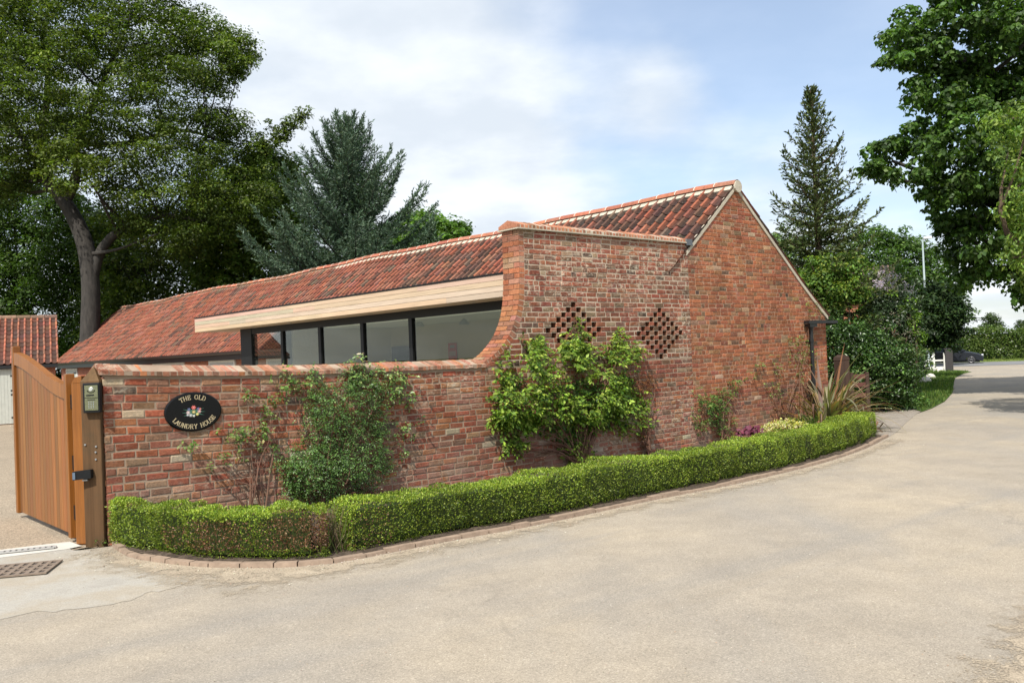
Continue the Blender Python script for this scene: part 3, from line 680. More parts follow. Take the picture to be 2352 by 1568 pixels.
mb, mm = coping('c', -.045, 3.84, lambda x: HZ+.022, None, None, lambda: pick([(3, (.42, .19, .12)), (2, (.36, .17, .12)), (1, (.27, .14, .10))])); mb.build('coping', BR_CLEAN, wall); mm.build('coping_mortar', CEMENT, wall)
mb = MB(); mb.box((-.05, -.05, HZ+.002), (3.86, TH_W+.05, HZ+.020)); mb.build('coping_bed', CEMENT, wall)
mb = MB(); mb.box((3.80, -.055, HZ-.03), (3.95, .03, HZ+.075)); mb.build('lead_flashing', LEAD, wall)

# ------------------------------------------------------------------ barn
RT, RZ, EZ, HB, BL = 5.375, 4.575, 2.10, 2.99, 34.0
def roofz(t):
    if t <= RT: return RZ-(RZ-EZ)/HB*(RT-t)
    return float(np.interp(t, [RT, 5.85, 7.5, 7.97, 8.45], [RZ, 4.175, 2.86, 2.52, 2.19]))
barn = empty('pantiled_barn', (W0[0], W0[1], 0), TH, 'long low brick barn with red pantile roof and orange brick gable facing the lane', 'barn')
MG = lambda x, z, d: (x, -.0-d, z)
def gx_l(z): return 3.872 if z < roofz(3.872)-.02 else RT-(RZ-.02-z)*HB/(RZ-EZ)
zs_r = [RZ, 4.175, 2.86, 2.52, 2.19]; ts_r = [RT, 5.85, 7.5, 7.97, 8.37]
def gx_r(z): return 8.37 if z < 2.2 else float(np.interp(z+.03, zs_r[::-1], ts_r[::-1]))
def pal_g(x, z):
    if x < 4.15 and z > 2.9: return pick(P_NEW)
    if z > 3.75: return pick(P_OLD if random.random() < .3 else P_GAB)
    return pick(P_NEW if random.random() < .12+(.5 if z < .9 else 0) else P_GAB)
mb = MB(); brickwork(mb, MG, -.05, RZ-.03, gx_l, gx_r, pal_g, course=.0735, joint=.0095, hd=.42, obst=lambda j, z: {}.get(j, []))
mb.build('gable_brickwork', BR_GAB, barn)
mc = MB(); mortar_face(mc, MG, -.05, RZ-.02, gx_l, gx_r, course=.0735, depth=.03, obst=lambda j, z: {}.get(j, []))
mc.prism([(3.872, -.05), (8.37, -.05), (8.37, 2.2), (7.97, 2.50), (7.5, 2.84), (5.85, 4.15), (RT, RZ-.02), (3.872, 3.31)], .065, .33, fn=lambda a, b, h: (a, h, b))
mc.poly([(8.37, 0, -.05), (8.37, .065, -.05), (8.37, .065, 2.2), (8.37, 0, 2.2)])
mc.build('gable_mortar', MO_GAB, barn)
# side face at the right corner
mb = MB(); brickwork(mb, lambda x, z, d: (8.372+d, x, z), -.05, 2.05, lambda z: .01, lambda z: 3.0, pal_g, course=.0735, joint=.0095, hd=.42); mb.build('side_brickwork', BR_GAB, barn)
mb = MB(); mb.box((8.05, .34, -.05), (8.366, BL-.3, 2.1)); mb.build('rear_wall', YBRICK, barn)
FW = 2.62
mb = MB(); mb.box((FW, 11.0, -.05), (FW+.3, BL-.25, 2.06)); mb.build('yard_wall', YBRICK, barn)
mb = MB(); mb.prism([(FW, -.05), (8.36, -.05), (8.36, 2.12), (RT, RZ-.08), (FW, 2.18)], BL-.25, BL, fn=lambda a, b, h: (a, h, b)); mb.build('end_wall', YBRICK, barn)
def vn(a, b, s=0): return math.sin(a*1.3+s)*math.sin(b*2.1+s*2)+.6*math.sin(a*3.7+b*1.9+s*3)
def tile_col(q, s):
    v = vn(q*.8, s*1.1, 1.3)*.5+random.gauss(0, .5)
    dark = .25+(.40 if q < 9 else .12 if q < 20 else .22)+(.12 if s > 2.6 else 0)
    if v > 1.0-dark*1.4 and random.random() < .75:
        return jitc(random.choice([(.12, .060, .042), (.10, .052, .038), (.15, .072, .05), (.14, .09, .062)]), .10)
    return jitc(random.choice([(.25, .078, .044), (.23, .075, .044), (.27, .098, .06), (.20, .070, .043), (.24, .10, .066)]), .09)
TP = [(0, .044), (.022, .016), (.06, .002), (.115, .000), (.150, .012), (.172, .044), (.198, .064), (.226, .050)]
# colour weights across the tile profile: pans darker, rolls brighter
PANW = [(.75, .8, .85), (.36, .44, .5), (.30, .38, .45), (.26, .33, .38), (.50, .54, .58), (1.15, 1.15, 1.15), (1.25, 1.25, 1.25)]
def tiles(mb, q0, q1, s0, s1, S, W=.22, G=.272, colf=tile_col, lenx=.335):
    q = q0
    nq = int(round((q1-q0)/W)); W2 = (q1-q0)/nq; nr = max(1, int(round((s1-s0)/G))); G2 = (s1-s0)/nr
    for i in range(nq):
        qa = q0+i*W2
        for r in range(nr):
            sa = s0+r*G2-.012; sb = min(sa+lenx, s1+.03); c = colf(qa, sa); jq = random.uniform(-.006, .006); js = random.uniform(-.008, .008); jh = random.uniform(0, .006)
            n = len(mb.v)
            for (x, h) in TP: mb.v.append(S(qa+x*W2/.22*.985+jq, sa+js, h+.020+jh))
            for (x, h) in TP: mb.v.append(S(qa+x*W2/.22*.985+jq, sb+js, h+.000+jh*.3))
            for (x, h) in TP: mb.v.append(S(qa+x*W2/.22*.985+jq, sa+js, h+.004+jh))
            m_ = len(TP)
            for k_ in range(m_-1):
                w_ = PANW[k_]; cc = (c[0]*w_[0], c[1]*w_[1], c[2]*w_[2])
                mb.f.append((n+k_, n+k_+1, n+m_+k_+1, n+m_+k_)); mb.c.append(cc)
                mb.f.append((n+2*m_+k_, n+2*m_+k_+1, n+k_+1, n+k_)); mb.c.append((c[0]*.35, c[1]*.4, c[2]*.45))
            mb.f.append((n+m_-1, n+2*m_-1, n+3*m_-1)); mb.c.append(c)
def wob(q): return .022*math.sin(q*.55+1)+.012*math.sin(q*1.7)-.03*math.exp(-((q-17)/5)**2)
slope = math.atan2(RZ-EZ, HB); SL = math.hypot(RZ-EZ, HB)
def S_front(q, s, h):
    e = SL-s; return (RT-e*math.cos(slope)-h*math.sin(slope), q, RZ-e*math.sin(slope)+h*math.cos(slope)+wob(q)*min(1, s/2))
def S_rear(q, s, h):   # s from the rear eave up
    t = 8.45-s*math.cos(slope); t = max(t, RT); z = roofz(t); return (t+h*math.sin(slope), q, z+h*math.cos(slope)+wob(q)*min(1, s/2))
mb = MB(); s_flat = SL-(RT-3.36)/math.cos(slope)
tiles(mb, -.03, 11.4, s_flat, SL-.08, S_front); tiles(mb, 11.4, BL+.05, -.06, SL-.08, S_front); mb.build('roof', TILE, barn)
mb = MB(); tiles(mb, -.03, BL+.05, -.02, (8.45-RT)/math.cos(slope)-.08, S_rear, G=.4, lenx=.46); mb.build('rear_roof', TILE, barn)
mb = MB()   # closed deck just under the tiles
mb.hexa([(3.3, .02, roofz(3.3)-.07), (3.3, 11.4, roofz(3.3)-.07), (RT, 11.4, RZ-.07), (RT, .02, RZ-.07), (3.3, .02, roofz(3.3)-.02), (3.3, 11.4, roofz(3.3)-.02), (RT, 11.4, RZ-.02), (RT, .02, RZ-.02)])
mb.hexa([(2.4, 11.41, EZ-.07), (2.4, BL, EZ-.07), (RT, BL, RZ-.09), (RT, 11.41, RZ-.09), (2.4, 11.41, EZ-.03), (2.4, BL, EZ-.03), (RT, BL, RZ-.05), (RT, 11.41, RZ-.05)])
mb.hexa([(RT+.002, .02, RZ-.09), (8.4, .02, 2.12), (8.4, BL, 2.12), (RT+.002, BL, RZ-.09), (RT+.002, .02, RZ-.05), (8.4, .02, 2.16), (8.4, BL, 2.16), (RT+.002, BL, RZ-.05)])
mb.build('roof_deck', OLDW, barn)
# ridge
mb = MB(); mm = MB(); q = -.06; k = 0
while q < BL:
    q1 = min(q+.45, BL+.05); c = jitc(random.choice([(.40, .15, .09), (.37, .13, .08), (.35, .14, .09)]), .1) if q < 15 or random.random() < .5 else jitc((.26, .13, .08), .2)
    n = len(mb.v); N_ = 9
    for (qq, rr) in ((q+.006, .118), (q1-.004, .124)):
        for k_ in range(N_):
            an = math.pi*(k_/(N_-1))*.86+math.pi*.07; mb.v.append((RT+math.cos(an)*rr, qq, RZ-.03+wob(qq)+math.sin(an)*rr*1.0+.02))
    for k_ in range(N_-1): mb.f.append((n+k_, n+k_+1, n+N_+k_+1, n+N_+k_)); mb.c.append(c)
    mb.tube([(RT+math.cos(a)*.121, q1, RZ-.01+wob(q1)+math.sin(a)*.121) for a in np.linspace(.3, math.pi-.3, 8)], .009, 5, (.8, .72, .6))
    q = q1
mb.build('ridge_tiles', TILE, barn, smooth=True)
mb = MB(); mo = MB()
for i in range(int(BL/.22)):
    q0_, q1_ = i*.22, (i+1)*.22; tgt = mb if q1_ < 14.2 else mo; low = .155+random.uniform(-.012, .012) if q1_ < 14.2 else .13
    for (qa, qb, e) in ((q0_, q0_+.13, low+.03), (q0_+.13, q1_, low-.005)):
        P = lambda q_, e_, h: (RT-e_*math.cos(slope)-h*math.sin(slope), q_, RZ-e_*math.sin(slope)+h*math.cos(slope)+wob(q_))
        tgt.hexa([P(qa, .04, .0), P(qb, .04, .0), P(qb, e, .0), P(qa, e, .0), P(qa, .04, .062), P(qb, .04, .062), P(qb, e, .052), P(qa, e, .052)])
mb.build('ridge_bedding', CEMENT, barn); mo.build('ridge_bedding', CEM_OLD, barn)
mb = MB(); mb.tube([(RT, -.07, RZ+.0), (RT, -.035, RZ+.0)], .11, 16); mb.build('ridge_end_mortar', CEMENT, barn)
# verge mortar on the gable, both slopes, and on the far end
mb = MB()
def vstrip(pts, y0, y1, up, dn):
    for (a, b) in zip(pts[:-1], pts[1:]):
        za, zb_ = roofz(a), roofz(b); mb.hexa([(a, y0, za-dn), (b, y0, zb_-dn), (b, y1, zb_-dn), (a, y1, za-dn), (a, y0, za+up), (b, y0, zb_+up), (b, y1, zb_+up), (a, y1, za+up)])
vstrip([3.82, 4.3, 4.8, RT], -.022, .05, .035, .035); vstrip([RT, 5.85, 6.4, 7.0, 7.5, 7.97, 8.45], -.022, .05, .03, .045)
mb.build('verge_mortar', CEMENT, barn)
mb = MB()
for (a, b) in zip([2.36, 3.2, 4.2], [3.2, 4.2, RT]):
    mb.hexa([(a, BL-.02, roofz(a)-.06), (b, BL-.02, roofz(b)-.06), (b, BL+.07, roofz(b)-.06), (a, BL+.07, roofz(a)-.06), (a, BL-.02, roofz(a)+.0), (b, BL-.02, roofz(b)+.0), (b, BL+.07, roofz(b)+.0), (a, BL+.07, roofz(a)+.0)])
mb.build('end_verge', CEMENT, barn)
# gutters
def gutter(x, y0, y1, z, r=.06):
    g = MB(); n = 7
    for rr, flip in ((r, 1), (r-.008, -1)):
        a = [(x+math.cos(math.pi+math.pi*k_/(n-1))*rr, z+math.sin(math.pi+math.pi*k_/(n-1))*rr) for k_ in range(n)]
        for k_ in range(n-1):
            p = [(a[k_][0], y0, a[k_][1]), (a[k_+1][0], y0, a[k_+1][1]), (a[k_+1][0], y1, a[k_+1][1]), (a[k_][0], y1, a[k_][1])]; g.poly(p if flip > 0 else p[::-1])
    g.box((x-r-.004, y0, z-.008), (x-r+.008, y1, z+.006)); g.box((x+r-.008, y0, z-.008), (x+r+.004, y1, z+.006)); return g
gutter(2.33, 11.1, BL+.05, EZ-.02).build('gutter', BLACK, barn)
g = MB(); g.box((2.40, 11.0, 1.86), (2.44, BL-.1, EZ-.03)); g.build('fascia_board', BLACK, barn)
g = gutter(8.50, -.15, BL, 2.10)
g.build('gutter', BLACK, barn)
g = MB(); g.box((7.44, -.17, 2.065), (8.56, -.05, 2.125)); g.box((7.5, -.15, 2.0), (7.78, -.03, 2.062)); g.tube([(7.64, -.085, 2.01), (7.64, -.085, 1.93)], [.06, .045], 10); g.build('gutter_return', BLACK, barn, smooth=False)
g = MB(); g.tube([(7.64, -.085, 1.96), (7.64, -.085, .05)], .038, 12)
for z_ in (1.7, .9): g.tube([(7.64, -.085, z_), (7.64, -.085, z_+.06)], .048, 12); g.box((7.57, -.05, z_+.01), (7.71, .0, z_+.04))
g.build('downpipe', BLACK, barn, smooth=True)
# yard-side windows and doors
def bay(q0, q1, z0, z1, split=2):
    f = MB()
    f.box((FW-.05, q0, z1-.07), (FW-.003, q1, z1)); f.box((FW-.05, q0, z0), (FW-.003, q0+.07, z1-.072)); f.box((FW-.05, q1-.07, z0), (FW-.003, q1, z1-.072))
    fo = f.build('window' if z0 > .5 else 'door_frame', WHITE, barn)
    g_ = MB(); g_.box((FW-.03, q0+.072, z0), (FW-.012, q1-.072, z1-.074)); g_.build('pane' if z0 > .5 else 'door_leaf', plain('curtained_glass', (.45, .47, .46), .25) if z0 > .5 else DOORP, fo)
    h = MB()
    if z0 < .5:
        for z_ in (z1-.22, z0+.3, 1.1): h = MB(); h.box((FW-.038, q0+.075, z_), (FW-.031, q0+.55, z_+.05)); h.build('strap_hinge', BLACK, fo)
bay(12.0, 13.35, .95, 1.84); bay(15.4, 17.3, .95, 1.86); bay(19.3, 22.2, .95, 1.88); bay(24.0, 27, .95, 1.9); bay(31.4, 33.1, -.0, 1.84)
g = MB(); g.tube([loc for loc in [(3.02, 11.9, 2.2), (3.02, 11.9, 2.56)]], .045, 10); g.build('flue_pipe', STEEL, barn, smooth=True)

# ------------------------------------------------------------------ glazed extension
ext = empty('glazed_extension', (W0[0], W0[1], 0), TH, 'flat roofed glazed extension with pale cedar fascia and dark window frames behind the low wall', 'extension')
FT, FQ0, FQ1, SZ, TZ = .47, .36, 12.96, 2.577, 2.925
mb = MB()
for k in range(4):
    z0 = SZ+k*.087; q = FQ0
    brk = sorted(random.uniform(2, 11) for _ in range(2))+[FQ1]
    for e in brk: mb.box((FT, q+.001, z0+.002), (FT+.025, e-.001, z0+.0845), jitc((1, 1, 1), .035), bev=.002); q = e
    mb.box((FT+.027, FQ1-.026, z0+.002), (3.3, FQ1, z0+.084), jitc((.98, .97, .95), .05), bev=.003)
mb.build('fascia', CEDAR, ext)
mb = MB(); mb.box((FT-.012, FQ0, TZ+.002), (FT+.05, FQ1+.012, TZ+.026)); mb.box((FT+.05, FQ1-.04, TZ+.002), (3.35, FQ1+.012, TZ+.026)); mb.build('roof_edge', ALU, ext)
mb = MB()
for (x0, x1, y0, y1) in ((FT+.052, 1.6, FQ0, 12.91), (2.7, 3.40, FQ0, 12.91), (1.6005, 2.6995, FQ0, 1.2), (1.6005, 2.6995, 10.2, 12.91)): mb.box((x0, y0, TZ-.014), (x1, y1, TZ+.010))
mb.build('roof_membrane', LEAD, ext)
mb = MB(); x = FT+.027
while x < .96: mb.box((x, FQ0, SZ-.003), (x+.094, FQ1-.03, SZ+.015), jitc((1, 1, 1), .05)); x += .098
mb.box((x, 11.0, SZ-.003), (2.4, FQ1-.03, SZ+.015)); mb.build('soffit', CEDAR, ext)
RL = (1.6, 2.7, 1.2, 10.2)  # unseen roof opening, added to let sun brighten the room
mb = MB()
for (x0, x1, y0, y1) in ((FT+.03, RL[0], FQ0, FQ1-.03), (RL[1], 3.30, FQ0, FQ1-.03), (RL[0], RL[1], FQ0, RL[2]), (RL[0], RL[1], RL[3], FQ1-.03)): mb.box((x0+.0005, y0, SZ+.018), (x1-.0005, y1, TZ-.015))
mb.build('roof_slab', ALU, ext)
mb = MB(); mb.box((RL[0]-.03, RL[2]-.03, TZ+.013), (RL[1]+.03, RL[3]+.03, TZ+.02)); mb.build('added_rooflight', GLASS, ext)
def soff(px, py):
    d = ray(px, py); k = (SZ-EYE)/d[2]; P = CAM+d*k; r_ = P[:2]-W0; return float(r_@uv), float(r_@wv)
for px, py in [(662.5, 752), (743.5, 742.5), (832.6, 722), (936, 709), (1053, 695)]:
    t_, q_ = soff(px, py-2); t_ = .74; g = MB(); g.tube([(t_, q_, SZ-.010), (t_, q_, SZ-.002)], .05, 14); g.build('downlight', STEEL, ext)
GT = 1.0; HZ2 = 2.43
mb = MB(); mb.box((GT-.03, FQ0, HZ2), (GT+.05, 10.75, SZ-.005)); mb.box((GT+.05, 10.80, HZ2+.03), (2.0, 10.88, SZ-.04)); mb.box((GT-.03, FQ0, 0), (GT+.05, 10.7, .06)); mb.build('head_rail', ALU, ext)
mull = [4.12, 5.79, 7.48, 9.20]
for q_ in mull:
    mb = MB(); mb.box((GT-.035, q_-.055, .06), (GT+.055, q_+.055, HZ2-.002), bev=.004); mb.build('mullion', ALU, ext)
mb = MB(); mb.box((GT-.04, 10.76, 0), (GT+.12, 11.36, SZ-.006), bev=.006); mb.build('corner_post', ALU, ext)
mb = MB(); mb.box((1.92, 10.76, 0), (2.02, 10.90, SZ-.042), bev=.005); mb.build('side_post', ALU, ext)
qs = [FQ0]+mull+[10.76]
for a, b in zip(qs[:-1], qs[1:]):
    mb = MB(); mb.box((GT+.005, a+.05, .07), (GT+.012, b-.05, HZ2+.002)); mb.build('window_pane', GLASSC if b > 10 else GLASS, ext)
mb = MB(); mb.box((GT+.13, 10.835, .07), (1.93, 10.842, HZ2+.03)); mb.build('side_window_pane', GLASSC, ext)
BWT = 4.9
mb = MB(); mb.box((2.03, 10.70, 0), (BWT+.1, 10.84, 2.53)); mb.box((BWT, .35, 0), (BWT+.1, 10.69, 2.53)); mb.box((GT+.06, .345, 0), (BWT-.001, .38, 2.53)); mb.build('interior_wall', PLASTER, ext)
mb = MB()
for (x0, x1, y0, y1) in ((GT+.055, RL[0], .385, 10.7), (RL[1], BWT+.1, .385, 10.7), (RL[0]+.001, RL[1]-.001, .385, RL[2]), (RL[0]+.001, RL[1]-.001, RL[3], 10.7)): mb.box((x0, y0, 2.535), (x1, y1, 2.56))
mb.build('ceiling', CEIL, ext)
mb = MB(); mb.box((GT+.055, .385, -.01), (BWT-.002, 10.7, .05)); mb.build('floor', plain('limestone_floor', (.62, .58, .5), .6), ext)
mb = MB(); mb.box((2.03, 10.86, 0), (2.6, 10.99, 2.5)); mb.build('side_wall', YBRICK, ext)
def inner(px, py, T):
    d = ray(px, py); k = ((W0@uv+T)-CAM[:2]@uv)/(d[:2]@uv); P = CAM+d*k; return float((P[:2]-W0)@wv), float(P[2])
q0_, z0_ = inner(1030, 788, BWT-.02); q1_, z1_ = inner(1050, 824, BWT-.02)
poster = empty('wall_poster', loc2w(BWT-.03, (q0_+q1_)/2, 1.1), TH, 'red poster on the cream wall seen through the largest window pane', 'poster')
def pst(a, b, c_, d_, z0, z1, m, nm, y=0): 
    g = MB(); g.box((-.002-y, a, z0), (.018-y, b, z1)); g.build(nm, m, poster)
hw = abs(q1_-q0_)/2
pst(-hw, hw, 0, 0, -.10, z0_-1.1, REDP, 'sheet'); pst(-hw*.55, hw*.55, 0, 0, z0_-1.22, z0_-1.15, plain('grey_print', (.3, .32, .36)), 'panel', .004)
pst(-hw*.8, hw*.8, 0, 0, z0_-1.42, z0_-1.30, plain('faded_print', (.5, .3, .26)), 'panel', .004)
q0_, z0_ = inner(905, 796, BWT-.05); q1_, z1_ = inner(944, 830, BWT-.05)
g = MB(); g.box((-.0, -abs(q1_-q0_)/2, 0), (.12, abs(q1_-q0_)/2, z0_-.05), bev=.01)
cab = empty('dark_cabinet', loc2w(BWT-.14, (q0_+q1_)/2, .05), TH, 'dark cabinet standing against the cream wall behind the glazing', 'cabinet'); g.build('carcass', plain('matt_black_carcass', (.012, .012, .013), .9, 0, .1), cab)
CABM = plain('matt_black_door', (.008, .008, .009), .9, 0, .1)
g = MB(); g.box((-.012, -abs(q1_-q0_)/2+.03, .1), (-.002, -.01, z0_-.12)); g.build('door', CABM, cab); g = MB(); g.box((-.012, .01, .1), (-.002, abs(q1_-q0_)/2-.03, z0_-.12)); g.build('door', CABM, cab)
for n_, (px, py, side) in enumerate([(963, 742, 'left of the other one'), (1066, 737, 'nearer the curved wall')]):
    T = 3.6; q_, z_ = inner(px, py, T); pl = empty('pendant_lamp', loc2w(T, q_, z_-.08), TH, ['steel dome pendant lamp hanging in the glazed room above the dark cabinet', 'steel dome pendant lamp hanging in the glazed room nearest the curved wall'][n_], 'lamp', 'pendant lamps in the glazed room')
    g = MB(); g.tube([(0, 0, 0), (0, 0, .05), (0, 0, .10), (0, 0, .13)], [.12, .105, .06, .03], 16); g.build('lamp_shade', STEEL, pl, smooth=True)
    g = MB(); g.tube([(0, 0, .13), (0, 0, 2.53-(z_-.08))], .006, 6); g.build('cord', BLACK, pl)

# ------------------------------------------------------------------ entrance: post, gate, intercom, plaque
post = empty('gate_post', (-4.135, 8.60, 0), 0, 'square weathered timber gate post with a pointed cap beside the wall end', 'post')
mb = MB(); mb.box((-.093, -.093, -.02), (.093, .093, 1.555), bev=.006); mb.build('shaft', POSTW, post)
mb = MB(); a = .093
base_ = [(-a, -a, 1.556), (a, -a, 1.556), (a, a, 1.556), (-a, a, 1.556)]; b_ = [(x, y, 1.60) for x, y, _ in base_]
mb.hexa(base_+b_, (1.25, 1.25, 1.2))
for k in range(4): mb.poly([b_[k], b_[(k+1) % 4], (0, 0, 1.742)], (1.2, 1.25, 1.15))
mb.build('cap', POSTW, post)
for (x, z) in ((-.06, .985), (.045, .965), (.04, .91), (.04, .84)): mb = MB(); mb.tube([(x, -.104, z), (x, -.093, z)], .009, 8); mb.build('bolt', STEEL, post)
stop = empty('hardwood_post', (-4.315, 8.66, 0), 0, 'slim varnished orange hardwood post fixed to the left of the weathered gate post', 'post')
mb = MB(); mb.box((-.052, -.055, .0), (.052, .10, 1.585), bev=.006); mb.build('shaft', IROKO, stop)
mb = MB(); mb.hexa([(-.052, -.055, 1.586), (.052, -.055, 1.586), (.052, .10, 1.586), (-.052, .10, 1.586), (-.012, -.055, 1.645), (.052, -.055, 1.655), (.052, .10, 1.655), (-.012, .10, 1.645)]); mb.build('chamfered_top', IROKO, stop)
icm = empty('door_entry_intercom', (-4.095, 8.505, 1.44), 0, 'brass fronted intercom with lens and keypad mounted high on the gate post', 'intercom')
mb = MB(); mb.box((-.085, -.055, -.145), (.080, -.0, .145), bev=.006); mb.build('housing', ALU, icm)
mb = MB(); mb.box((-.062, -.062, -.120), (.066, -.056, -.003)); mb.box((-.062, -.062, .003), (.066, -.056, .122)); mb.build('face_plate', BRASS, icm)
mb = MB(); mb.tube([(.002, -.072, .085), (.002, -.060, .085)], [.018, .024], 14); mb.build('lens', plain('bright_lens', (.8, .8, .8), .1, .6), icm, smooth=True)
mb = MB(); mb.tube([(.002+math.cos(a)*.036, -.063, .075+math.sin(a)*.024) for a in np.linspace(math.pi, 2*math.pi, 9)], .004, 6); mb.box((-.045, -.064, .018), (.03, -.0625, .032)); mb.build('camera_surround', ALU, icm)
for r in range(4):
    for c in range(3):
        mb = MB(); mb.box((-.026+c*.022, -.066, -.098+r*.018), (-.016+c*.022, -.0625, -.089+r*.018)); mb.build('key', STEEL, icm)
mb = MB(); mb.box((-.035, -.064, -.022), (.038, -.0625, -.014)); mb.build('speaker_slot', BLACK, icm)
sen = empty('gate_sensor', (-4.20, 8.50, .70), 0, 'small dark box sensor on a bracket low on the gate post', 'sensor')
mb = MB(); mb.hexa([(-.09, -.075, -.048), (.075, -.055, -.035), (.075, -.0, -.035), (-.09, -.0, -.048), (-.09, -.075, .035), (.075, -.055, .048), (.075, -.0, .048), (-.09, -.0, .035)]); mb.build('housing', ALU, sen)
mb = MB(); mb.box((-.088, -.082, -.04), (-.062, -.0745, .028)); mb.build('window', plain('tinted_plastic', (.10, .14, .19), .15), sen)
mb = MB(); mb.box((-.02, -.03, -.062), (.03, -.0, -.049)); mb.build('bracket', STEEL, sen)

gh = np.array([-4.47, 8.78]); gf = np.array([-5.97, 10.45]); gd = gf-gh; GL = float(np.linalg.norm(gd)); gate = empty('wooden_gate', (gf[0], gf[1], 0), math.atan2(-gd[1], -gd[0]), 'tall boarded orange hardwood gate leaf with a swept top standing open', 'gate')
def gtop(x):   # x measured from the free end
    u_ = (x-.08)/(GL-.16); u_ = min(1, max(0, u_)); e = u_*u_*(3-2*u_)
    return 1.955 - .02*u_ - (.36*(.35*u_+.65*e))
mb = MB(); nb = 17; x = .085; bw = (GL-.17)/nb
for k in range(nb):
    mb_c = jitc((1, 1, 1), .15); x0, x1 = x+k*bw+.003, x+(k+1)*bw-.003; z0_, z1_ = gtop(x0)-.12, gtop(x1)-.12
    mb.hexa([(x0, -.01, .07), (x1, -.01, .07), (x1, .015, .07), (x0, .015, .07), (x0, -.01, z0_), (x1, -.01, z1_), (x1, .015, z1_), (x0, .015, z0_)], mb_c)
mb.build('boards', IROKO, gate)
mb = MB(); mb.box((.085, .0, .07), (GL-.085, .013, 1.4), (.35, .3, .3)); mb.build('backing', IROKO, gate)
mb = MB(); N_ = 20
for k in range(N_):
    x0, x1 = .085+(GL-.17)*k/N_, .085+(GL-.17)*(k+1)/N_
    a0, a1 = gtop(x0), gtop(x1); mb.hexa([(x0, -.03, a0-.145), (x1, -.03, a1-.145), (x1, .045, a1-.145), (x0, .045, a0-.145), (x0, -.03, a0), (x1, -.03, a1), (x1, .045, a1), (x0, .045, a0)], (1.1, 1.1, 1.1), skip=(3, 5) if 0 < k < N_-1 else ())
mb.build('swept_top_rail', IROKO, gate)
mb = MB(); mb.box((0, -.035, .05), (.083, .05, 2.03), (.9, .9, .9), bev=.006); mb.build('stile', IROKO, gate)
mb = MB(); mb.box((GL-.083, -.035, .03), (GL, .05, 1.68), (.95, .95, .95), bev=.006); mb.build('stile', IROKO, gate)
mb = MB(); mb.box((.085, .016, .07), (GL-.085, .05, .25)); mb.build('bottom_rail', IROKO, gate)
mb = MB(); mb.box((.085, .016, .95), (GL-.085, .05, 1.1)); mb.build('middle_rail', IROKO, gate)
for z in (1.33, .72, .22):
    mb = MB(); mb.box((GL-.02, .0, z), (GL+.09, .035, z+.14)); mb.build('hinge', BLACK, gate)

